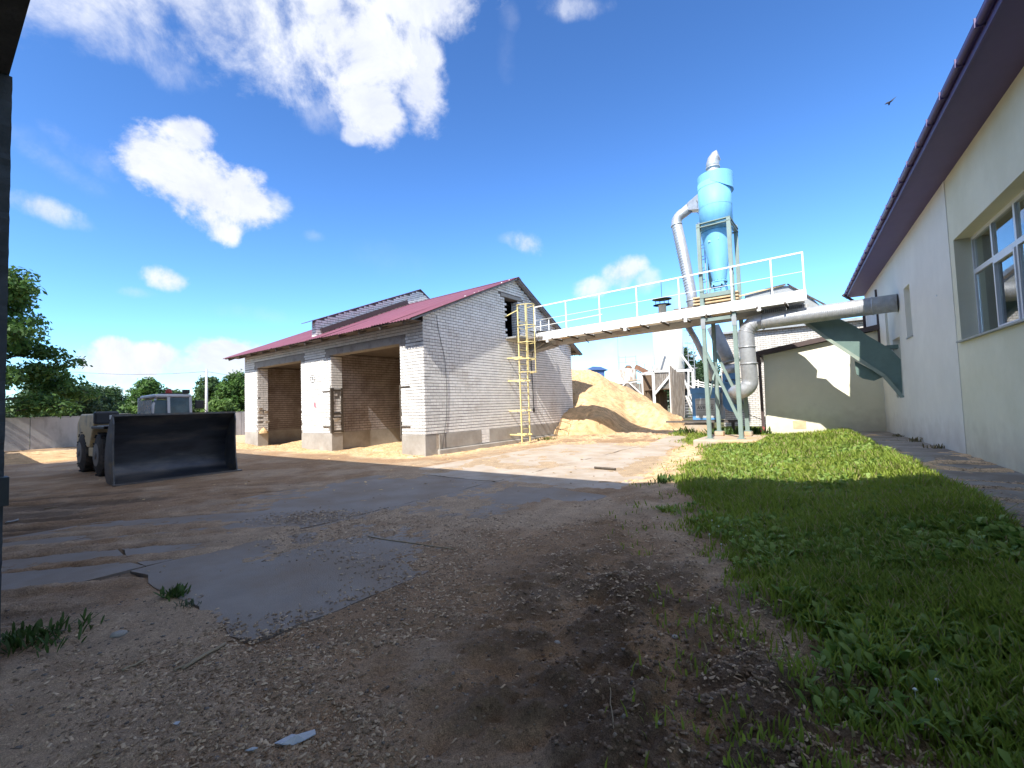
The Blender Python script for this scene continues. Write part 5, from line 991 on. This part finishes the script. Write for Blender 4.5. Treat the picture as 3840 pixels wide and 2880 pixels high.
def tree(label, x, y, h, r_, kinds, nl=6000, size=.16, trunk=.18, z0=0, lean=(0, 0), group=None, layered=False, cat='tree', low=.25):
    t = thing('tree', label, cat, WF, (x, y, z0), group); rr = random.Random(int(x*10+y*7)); base = Vector((x, y, z0))
    q = MB(); q.tube([(x, y, z0-.1), (x+lean[0]*.3, y, z0+h*.35), (x+lean[0]*.7, y, z0+h*.65), (x+lean[0], y, z0+h*.93)], [trunk, trunk*.75, trunk*.45, trunk*.12], 9); tr_ = q.build('trunk', 'bark', t)
    cs, rs = [], []
    nb = 26 if layered else 22
    for i in range(nb):
        f = low+(.98-low)*(i+.5)/nb; a_ = i*2.4+rr.uniform(-.4, .4)
        spread = (math.sin(math.pi*min(1, (f-low)/(1-low)*.9+.12))**.7)*r_ if not layered else r_*(1.08-(f-low)/(1-low)*.85)*rr.uniform(.75, 1.1)
        ex = Vector((x+lean[0]*f+math.cos(a_)*spread*.8, y+math.sin(a_)*spread*.8, z0+h*f+(.02*h if layered else .06*h*rr.random())))
        s0 = Vector((x+lean[0]*f*.8, y, z0+h*f*.88)); MB().tube([s0, s0.lerp(ex, .5)+Vector((0, 0, .1)), ex], [trunk*.3, trunk*.16, .015], 5).build('limb', 'bark', t)
        m_ = 4 if layered else 2
        for j in range(m_):
            tt = .45+.6*(j+.5)/m_; c = s0.lerp(ex, tt)+Vector((rr.uniform(-.3, .3), rr.uniform(-.3, .3), rr.uniform(-.15, .25)))*r_*.3; cs.append(tuple(c)); rs.append(r_*(rr.uniform(.15, .24) if layered else rr.uniform(.24, .4)))
    for j in range(6): cs.append((x+lean[0]*.9+rr.uniform(-.2, .2)*r_, y+rr.uniform(-.2, .2)*r_, z0+h*(.88+.08*rr.random()))); rs.append(r_*.2)
    o = leafmesh('crown', cs, rs, nl, size, kinds, squash=.5 if layered else .8, base=base); o.parent = t; return t
G1 = ((.045, .10, .022), (.10, .19, .04)); G2 = ((.045, .09, .03), (.085, .15, .05)); G3 = ((.09, .17, .04), (.16, .26, .06)); G4 = ((.035, .065, .03), (.055, .10, .038))
tree('tall spreading tree with layered branches at the left edge', -30.2, 25.6, 10.7, 5.6, G1, 26000, .15, .3, layered=True, low=.2)
for a_ in ((110, 36, 4.7, 3.4, G4, 10000, 'dark broad tree behind the fence, right under the tall tree'), (190, 40, 4.1, 2.8, G4, 9000, 'dark low tree behind the fence left of the loader mirror'), (238, 50, 4.9, 2.3, G2, 8000, 'pale rounded tree above the loader mirror'),
           (283, 52, 3.0, 2.6, G2, 6000, 'low hedge like tree left of the loader cab'), (322, 47, 5.5, 2.4, G1, 9000, 'green tree rising behind the red beacon'), (296, 43, 2.5, 1.9, G3, 5000, 'light green bush left of the loader cab'),
           (380, 51, 4.4, 2.4, G2, 7000, 'green tree right behind the loader cab'), (452, 48, 5.6, 2.3, G2, 10000, 'bushy tree behind the utility pole'), (512, 46, 5.6, 2.5, G1, 10000, 'broad tree beside the far end of the brick shed'), (476, 42, 2.9, 2.0, G3, 5000, 'light green bush right of the utility pole')):
    c_ = pt(a_[0], 900, a_[1]); tree(a_[6], c_.x, c_.y, a_[2], a_[3], a_[4], a_[5], .17, .2, low=.1)
tree('dark tree between the white silo and the fan', 19.5, 52, 7.2, 2.8, G4, 9000, .2, .2, low=.15)
tree('dark tree far behind the blue fan cabinet', 23.5, 55, 6.0, 3.0, G4, 8000, .2, .2, low=.15)
hz = [(-90, 120), (-60, 110), (-30, 130), (0, 130), (30, 120), (60, 130)]
woods = [(x+rng.uniform(-6, 6), 120+rng.uniform(-12, 12), 2.2+rng.uniform(-1, 1.2)) for x in np.arange(-190, 150, 7.)]
o = leafmesh('far_woods', woods, [5+2*random.random() for _ in woods], 26000, .75, G2, squash=.75); tag(o, 'distant line of dark woods on the horizon', 'woods', kind='stuff')

# ------------------------------------------------------------------ grass, weeds, chips
def scatter(n, x0, x1, y0, y1, dens):
    X = rng.uniform(x0, x1, n); yy_ = rng.random(n); Y = y0+(y1-y0)*yy_; keep = rng.random(n) < dens(X, Y); return X[keep], Y[keep]
def ysample(n, y0, y1, p=1.0):     # more samples near the camera
    u_ = rng.random(n); return y0*(y1/y0)**u_ if p == 1 else y0+(y1-y0)*u_**p
n = 560000; Y = ysample(n, 1.0, 21.); X = np.interp(Y, EDGE[:, 0], EDGE[:, 1])-1.2+rng.random(n)*(1.2+.9*Y+1.5)
gr = grassiness(X, Y); patch = fbm(X*1.7, Y*1.7, 55, 3); exx = np.interp(Y, EDGE[:, 0], EDGE[:, 1]); keep = (rng.random(n) < gr*(.3+.95*ss(.35, .6, patch))+.05*ss(.55, .68, patch)*ss(-1.2, -.1, X-exx)*ss(3.1, 2.6, X-exx)) & (X < 14) & (inR(X, Y)[0] > .95); X, Y = X[keep], Y[keep]
idx = rng.permutation(len(X))[:170000]; X, Y = X[idx], Y[idx]; n = len(X); print('blades', n)
H0, _, gr, _, _, _ = detail(X, Y); hgt = (.05+.11*rng.random(n))*(.55+.9*fbm(X*.9, Y*.9, 61, 3))*(.5+.5*gr); wd = (.0035+.0022*rng.random(n))*(1+Y*.14); az = rng.uniform(0, 2*np.pi, n); ln = hgt*(.25+.7*rng.random(n))
dx, dy = np.cos(az), np.sin(az); px_, py_ = -dy*wd, dx*wd
P0 = np.stack([X-px_, Y-py_, H0-.01], 1); P1 = np.stack([X+px_, Y+py_, H0-.01], 1); P2 = np.stack([X+dx*ln*.4+px_*.8, Y+dy*ln*.4+py_*.8, H0+hgt*.6], 1); P3 = np.stack([X+dx*ln*.4-px_*.8, Y+dy*ln*.4-py_*.8, H0+hgt*.6], 1)
P4 = np.stack([X+dx*ln+px_*.15, Y+dy*ln+py_*.15, H0+hgt], 1); P5 = np.stack([X+dx*ln-px_*.15, Y+dy*ln-py_*.15, H0+hgt], 1)
V = np.stack([P0, P1, P2, P3, P4, P5], 1).reshape(-1, 3); k6 = np.arange(n)[:, None]*6; F = np.concatenate([k6+np.array([[0, 1, 2, 3]]), k6+np.array([[3, 2, 4, 5]])])
ca, cb_ = np.array([.14, .22, .03]), np.array([.36, .45, .07]); mixv = np.clip(.5*rng.random(n)+.7*(fbm(X*.8, Y*.8, 71, 3)-.2), 0, 1)[:, None]; C = ca+(cb_-ca)*mixv; dry = (rng.random(n) < .11)[:, None]; C = np.where(dry, np.array([.42, .35, .18]), C)
C = np.repeat(C, 6, axis=0)
tag(npmesh('grass', V, F, 'blade', C), 'green grass growing between the yard and the yellow wall', 'grass', kind='stuff')
# broad dandelion leaves in rosettes
n = 42000; Y = ysample(n, 1.05, 17.); X = np.interp(Y, EDGE[:, 0], EDGE[:, 1])-1.0+rng.random(n)*(1.2+.85*Y+1.2)
gr = grassiness(X, Y); patch = fbm(X*1.1, Y*1.1, 81, 3); keep = rng.random(n) < gr*ss(.36, .58, patch)*.8+gr*.1+.0; X, Y = X[keep][:3400], Y[keep][:3400]; ncl = len(X)
per = 6; X = np.repeat(X, per)+rng.normal(0, .025, ncl*per); Y = np.repeat(Y, per)+rng.normal(0, .025, ncl*per); n = len(X); print('leaves', n)
H0, _, gr, _, _, _ = detail(X, Y); az = rng.uniform(0, 2*np.pi, n); L_ = (.06+.12*rng.random(n)**1.4)*(.6+.5*gr); el_ = R(30)+rng.random(n)*R(45); wd = L_*(.12+.08*rng.random(n)); dx, dy = np.cos(az), np.sin(az)
rows_ = []
for (t, w_) in ((0, .15), (.35, .7), (.72, 1.), (1., .18)):
    s_ = L_*t; hh = s_*np.sin(el_)*(1-.35*t*t)+.02; rx = s_*np.cos(el_)
    rows_ += [np.stack([X+dx*rx-dy*wd*w_, Y+dy*rx+dx*wd*w_, H0+hh], 1), np.stack([X+dx*rx+dy*wd*w_, Y+dy*rx-dx*wd*w_, H0+hh], 1)]
V = np.stack(rows_, 1).reshape(-1, 3); k8 = np.arange(n)[:, None]*8; F = np.concatenate([k8+np.array([[2*i, 2*i+1, 2*i+3, 2*i+2]]) for i in range(3)])
C = np.repeat(np.array([.13, .24, .04])+(np.array([.32, .44, .12])-np.array([.13, .24, .04]))*rng.random((n, 1)), 8, axis=0)
tag(npmesh('dandelion_leaves', V, F, 'leaf', C), 'broad dandelion leaves scattered through the grass', 'weeds', kind='stuff')
# small flowers
def flowers(name, lab, pts, m_, r_=.018):
    q = MB()
    for x, y in pts:
        z = gz(x, y)+random.uniform(.05, .09); q.lathe([(r_, z), (r_*.5, z+r_*.6)], (x, y, 0), 7); q.bar((x, y, z-.1), (x, y, z), .002)
    tag(q.build(name, m_), lab, 'flowers', kind='stuff')
M['petal'] = mat('white_petal', (.75, .76, .7), .7); M['ypetal'] = mat('yellow_petal', (.75, .55, .04), .7)
rr = random.Random(12)
flowers('white_flowers', 'small white clover flowers in the shaded grass', [(2.25+rr.gauss(0, .2), 4.6+rr.gauss(0, .3)) for _ in range(16)]+[(4.3+rr.gauss(0, .35), 4.9+rr.gauss(0, .2)) for _ in range(8)]+[(5.3+rr.gauss(0, .4), 7.2+rr.gauss(0, .3)) for _ in range(5)]+[(1.9+rr.gauss(0, .1), 2.1+rr.gauss(0, .05)) for _ in range(4)], 'petal', .011)
_q = []
for _ in range(26): w_ = RW.w(-rr.uniform(1.7, 2.9), 8.4+rr.gauss(0, .25)); _q.append((w_.x, w_.y))
for _ in range(6): w_ = RW.w(-rr.uniform(3.8, 4.6), 8.2+rr.gauss(0, .4)); _q.append((w_.x, w_.y))
flowers('yellow_flowers', 'yellow dandelion flowers at the foot of the annex', _q, 'ypetal', .03)
# wood chips
def chips(name, lab, n, fY, fX, dens, size, ca, cb_, cat='wood chips', grow=.0):
    Y = fY(n); X = fX(n, Y); k = rng.random(n) < dens(X, Y); X, Y = X[k], Y[k]; n = len(X); print(name, n)
    H0, _, gr, mud, clear, sd = detail(X, Y); H0 = np.maximum(H0, np.where((clear > .5), SLABZ+.006, -1)); s_ = size*(.35+1.0*rng.random(n)**1.5)*(1+grow*Y); az = rng.uniform(0, 2*np.pi, n); w_ = s_*(.22+.4*rng.random(n)); dx, dy = np.cos(az), np.sin(az); tz = rng.normal(0, .13, n)*s_; tw = rng.normal(0, .1, n)*s_; th = .0015+.002*rng.random(n)
    def pnt(a_, b2, c_): return np.stack([X+dx*a_*s_-dy*b2*w_, Y+dy*a_*s_+dx*b2*w_, H0+.003+np.abs(tz)*.5+tz*a_+tw*b2+c_*th], 1)
    V = np.stack([pnt(-.9, -.8, -1), pnt(1, -.9, -1), pnt(.85, .9, -1), pnt(-1, .8, -1), pnt(-.5, -.3, 1.5), pnt(.6, .3, 1.5)], 1).reshape(-1, 3)
    k6 = np.arange(n)[:, None]*6; F = np.concatenate([k6+np.array([[a_, b2, c_]]) for a_, b2, c_ in ((0, 1, 4), (1, 5, 4), (1, 2, 5), (2, 3, 5), (3, 4, 5), (3, 0, 4))])
    C = np.repeat(np.array(ca)+(np.array(cb_)-np.array(ca))*rng.random((n, 1))**1.6, 6, axis=0)
    tag(npmesh(name, V, F, 'chips', C), lab, cat, kind='stuff')
def cd(X, Y):
    u, v = inB(X, Y); gr = grassiness(X, Y); w = fbm(X*1.4, Y*1.4, 91, 4); d = .014+.0*X
    d = np.maximum(d, ss(7.6, 8.25, u)*ss(10.2, 8.7, u+1.2*(w-.5))*ss(-10.0, -9.2, v)*ss(-3.0, -5.5, v)*ss(.38, .55, w)*1.0)
    d = np.maximum(d, ss(4.8, 5.6, u)*ss(8.6, 7.9, u)*ss(-8.1, -7.2, v)*ss(-4.4, -6.0, v)*ss(.32, .5, w))
    d = np.maximum(d, ss(6.4, 7.2, u)*ss(-10.2, -9.3, v)*ss(-8.7, -9.0, v)*.9*ss(.4, .55, w)); d = np.maximum(d, ss(8.3, 9, u)*ss(1.1, .5, gr)*ss(.46, .62, w)*.8)
    d = np.maximum(d, ss(1.1, .2, np.hypot((X+3.15)/1.2, (Y-7.0)/.6))*2.4)
    A_ = ss(5.4, 5.2, u)*ss(1.9, 2.1, u); d = d*(1-.55*A_*(1-ss(1.1, .2, np.hypot((X+3.15)/1.2, (Y-7.0)/.6))))
    nn = ss(5.3, 5.6, u)*ss(8.1, 7.9, u)*ss(-9, -8.8, v)*ss(-7.6, -7.9, v); d = d*(1-.9*nn*ss(.62, .45, w)); d = d*(1-.93*gr*ss(.2, .7, gr))
    return np.clip(d, 0, 2.9)
chips('wood_chips', 'brown wood chips scattered over the shaded yard', 300000, lambda n: ysample(n, 1.25, 12.), lambda n, Y: (rng.random(n)*2-1)*(1.15*Y+.6), lambda X, Y: cd(X, Y)*.34, .0125, (.20, .14, .09), (.64, .49, .33), grow=.08)
def cd2(X, Y):
    _, _, gr, mud, cl, sd = detail(X, Y); return np.clip(sd*.9+.02, 0, 1)*ss(1, .4, gr)*(inR(X, Y)[0] > 1.3)
chips('fresh_wood_chips', 'fresh golden wood chips strewn along the shed', 60000, lambda n: 9+18*rng.random(n), lambda n, Y: rng.uniform(-18, 9, n), cd2, .035, (.45, .28, .11), (.78, .58, .30))
# bark chunks and clods in the mud
q_ = []
def clods(n, cx, cy, sx, sy, size, ca, cb_, name, lab):
    X = rng.normal(cx, sx, n); Y = np.abs(rng.normal(cy, sy, n)); k = (Y > 1.3) & (grassiness(X, Y) < .6); X, Y = X[k], Y[k]; n = len(X); H0 = detail(X, Y)[0]; s_ = size*(.4+rng.random(n)**2*1.3)
    o8 = np.array([(x, y, z) for z in (-.6, .6) for x, y in ((-1, -1), (1, -1), (1, 1), (-1, 1))]); V = o8[None]*s_[:, None, None]*(.55+.6*rng.random((n, 8, 3)))*np.array([1, .8, .6])
    a_ = rng.uniform(0, 6.28, n); ca_, sa = np.cos(a_)[:, None], np.sin(a_)[:, None]; Vx = V[..., 0]*ca_-V[..., 1]*sa; Vy = V[..., 0]*sa+V[..., 1]*ca_
    V = np.stack([Vx+X[:, None], Vy+Y[:, None], V[..., 2]+H0[:, None]], -1).reshape(-1, 3); k8 = np.arange(n)[:, None]*8
    F = np.concatenate([k8+np.array([f]) for f in ((4, 5, 6, 7), (0, 1, 5, 4), (1, 2, 6, 5), (2, 3, 7, 6), (3, 0, 4, 7))]); C = np.repeat(np.array(ca)+(np.array(cb_)-np.array(ca))*rng.random((n, 1)), 8, axis=0)
    tag(npmesh(name, V, F, 'chips', C, smooth=False), lab, 'soil', kind='stuff')
clods(3600, .8, 2.2, .42, .75, .009, (.12, .08, .052), (.27, .19, .125), 'mud_clods', 'dark crumbs of churned mud in the foreground')
clods(9000, -.4, 3.6, 2.2, 1.6, .006, (.14, .10, .07), (.40, .32, .23), 'soil_crumbs', 'fine crumbs of soil over the shaded yard')
clods(1200, -2.2, 2.6, 1.6, 1.1, .009, (.10, .085, .07), (.24, .21, .18), 'pebbles', 'small pebbles and crumbs in the left foreground')
# left weeds
def weed(label, x, y, n_, L0_, spread, cols=((.05, .10, .02), (.09, .15, .04))):
    z = gz(x, y); n = n_; az = rng.uniform(0, 2*np.pi, n); ox = rng.normal(0, spread, n); oy = rng.normal(0, spread*.7, n); L_ = L0_*(.5+.8*rng.random(n)); e_ = R(35)+rng.random(n)*R(50); w_ = L_*.07; dx, dy = np.cos(az), np.sin(az); rows_ = []
    for (t, k) in ((0, .3), (.4, 1.), (.75, .9), (1, .1)):
        s_ = L_*t; rows_ += [np.stack([ox+dx*s_*np.cos(e_)-dy*w_*k, oy+dy*s_*np.cos(e_)+dx*w_*k, s_*np.sin(e_)*(1-.25*t)], 1), np.stack([ox+dx*s_*np.cos(e_)+dy*w_*k, oy+dy*s_*np.cos(e_)-dx*w_*k, s_*np.sin(e_)*(1-.25*t)], 1)]
    V = np.stack(rows_, 1).reshape(-1, 3); k8 = np.arange(n)[:, None]*8; F = np.concatenate([k8+np.array([[2*i, 2*i+1, 2*i+3, 2*i+2]]) for i in range(3)]); C = np.repeat(np.array(cols[0])+(np.array(cols[1])-np.array(cols[0]))*rng.random((n, 1)), 8, axis=0)
    o = npmesh('weed', V, F, 'leaf', C); o.location = (x, y, z-.01); tag(o, label, 'weed')
def gp(px, py, z=0):
    f = .44*2212; d = rt*((px-1106)/f)-up*((py-829.5)/f)+fw; return CAM+d*((z-1.6)/d.z)
a_ = gp(378, 1292); weed('low green weed growing in the shaded dirt by the slab', a_.x, a_.y, 70, .13, .05)
a_ = gp(408, 1312); weed('small grey green weed beside the larger one', a_.x, a_.y, 50, .07, .05, ((.07, .10, .05), (.12, .15, .09)))
a_ = gp(75, 1385); weed('dark weeds against the left jamb', a_.x, a_.y, 260, .12, .16)
a_ = gp(1180, 951, .05); weed('scraggy weeds at the foot of the ladder', a_.x, a_.y, 90, .2, .2, ((.10, .12, .03), (.2, .2, .07)))
a_ = gp(1360, 1045); weed('tall weed at the corner of the lit slab', 2.75, 8.45, 60, .2, .1)
for k_, (x_, y_, lb_) in enumerate(((8.1, 17.6, 'rank weeds round the fan plinth'), (8.9, 17.0, 'thistles behind the tower pad'), (7.6, 19.0, 'weeds left of the fan plinth'), (10.2, 17.6, 'dark weeds near the red pipe shoe'))): weed(lb_, x_, y_, 220, .42, .3)
for k_, (s_, lb_) in enumerate(((1.5, 'dry weeds in the crack at the wall foot, nearest tuft'), (3.6, 'dry weeds at the wall foot below the narrow niche'), (6.0, 'dry weeds at the wall foot below the chute'))):
    w_ = RW.w(-.1, s_); weed(lb_, w_.x, w_.y, 60, .16, .13, ((.12, .11, .05), (.2, .17, .08)))
# litter
def litter(name, lab, cat, px, py, pts, m_, h=.02):
    c = gp(px, py); z = gz(c.x, c.y); q = MB(); vs = [(c.x+x, c.y+y, z+.006+h*random.random()) for x, y in pts]; n_ = len(vs); cx_ = sum(v[0] for v in vs)/n_; cy_ = sum(v[1] for v in vs)/n_
    q.add(vs+[(cx_, cy_, z+h*1.3)], [(i, (i+1) % n_, n_) for i in range(n_)]); q.add([(a, b_, c_-.004) for a, b_, c_ in vs+[(cx_, cy_, z+h*1.3)]], [((i+1) % n_, i, n_) for i in range(n_)]); tag(q.build(name, m_, base=(c.x, c.y, z)), lab, cat)
litter('plastic_scrap', 'crumpled pale plastic sheet in the mud at the lower left', 'litter', 640, 1618, [(-.09, -.03), (-.03, .02), (.01, .015), (.07, .045), (.085, .02), (.05, -.015), (.0, -.03), (-.05, -.045)], 'paper', .025)
litter('plastic_scrap', 'small pale scrap left of the crumpled plastic', 'litter', 545, 1640, [(-.03, -.01), (0, .01), (.03, .0), (.01, -.015)], 'paper')
litter('paper_scrap', 'small square scrap on the dirt in the left foreground', 'litter', 381, 1586, [(-.012, -.008), (-.01, .012), (.012, .012), (.012, -.01)], 'paper', .006)
litter('plastic_scrap', 'pale sack half buried beside the trodden grass', 'litter', 1352, 1275, [(-.06, -.02), (-.05, .03), (.0, .04), (.06, .01), (.04, -.03), (0, -.02)], 'stick', .03)
def stick(lab, p0, p1, r_=.004, m_='stick', cat='stick', name='stick', arch=.0):
    a, b_ = gp(*p0), gp(*p1); pts = []
    for i in range(6):
        c = a.lerp(b_, i/5); c.z = gz(c.x, c.y)+r_+.004+arch*math.sin(math.pi*i/5); c.x += random.uniform(-.006, .006); pts.append(c)
    tag(MB().tube(pts, r_, 5).build(name, m_, base=tuple(pts[0])), lab, cat)
stick('pale split stick on the dirt, left of the two', (375, 1460), (425, 1432), .008); stick('pale split stick on the dirt, right of the two', (395, 1455), (485, 1400), .012); stick('short pale stick near the left weeds', (262, 1458), (310, 1437), .008)
stick('long thin twig on the chips by the slab point', (795, 1163), (985, 1192), .007); stick('straw stalk lying near the grass edge', (1548, 1390), (1600, 1455), .003); stick('bent straw stalk in the dark mud at the bottom', (1318, 1540), (1330, 1655), .003, arch=.02); stick('straw stalk lying lower right of the mud', (1590, 1478), (1640, 1520), .003)
stick('dark bar lying in a crack of the lit slab', (1285, 1014), (1330, 1018), .03, 'dark_steel', 'bar', 'steel_bar'); stick('pale stick at the left edge of the yard', (95, 1100), (125, 1096), .01)
stick('white plastic strip by the left jamb', (12, 1128), (40, 1124), .014, 'paper', 'litter', 'plastic_strip')
for (px_, py_, s_, lb_) in ((1205, 1420, .02, 'grey stone in the mud, nearest the camera'), (1362-90, 1256, .018, 'small dark stone on the chips'), (255, 1378, .05, 'pale stone half buried at the left weeds'), (1460, 1408, .022, 'small pale stone by the straw stalk')):
    c = gp(px_, py_); z = gz(c.x, c.y); rr = random.Random(px_); me = MB().lathe([(s_*.5, -s_*.3), (s_, 0), (s_*.9, s_*.4), (s_*.4, s_*.65)], (c.x, c.y, z), 8); me.v = [(x+rr.uniform(-.15, .15)*s_, y+rr.uniform(-.15, .15)*s_, zz) for x, y, zz in me.v]; tag(me.build('stone', 'concrete', base=(c.x, c.y, z)), lb_, 'stone')
for (px_, py_, s_) in ():
    pass
# bird
bp_ = pt(1921, 221, 9); bd = thing('bird', 'small dark bird gliding high in the blue sky', 'bird', WF, tuple(bp_))
q = MB(); q.tube([bp_-rt*.09-up*.04, bp_-rt*.04-up*.015, bp_+rt*.02+up*.01, bp_+rt*.08+up*.045], [.004, .018, .016, .004], 8); q.build('bird_body', 'bird', bd)
q = MB(); q.add([bp_-rt*.02, bp_+rt*.03+up*.02, bp_+rt*.11+up*.02+fw*.12, bp_+rt*.06+fw*.1], [(0, 1, 2, 3), (3, 2, 1, 0)]); q.build('wing', 'bird', bd); q = MB(); q.add([bp_-rt*.02, bp_+rt*.03+up*.02, bp_+rt*.05+up*.05-fw*.12, bp_-fw*.1+rt*.01], [(0, 1, 2, 3), (3, 2, 1, 0)]); q.build('wing', 'bird', bd)
GR = {'sawdust heap': 'heaps and spills of sawdust', 'weed': 'weeds growing in the yard', 'stick': 'sticks and stalks on the ground', 'stone': 'stones on the ground', 'litter': 'scraps lying on the ground', 'duct': 'galvanised ducts of the extraction plant', 'wire': 'overhead wires', 'tree': 'trees around the yard', 'silo': 'silos behind the yard', 'ladder': 'ladders'}
for o in COL.objects:
    if o.parent is None and o.get('category') in GR and not o.get('group'): o['group'] = GR[o['category']]
print('objects', len(bpy.data.objects), 'tris', sum(len(m_.polygons)*2 for m_ in bpy.data.meshes))
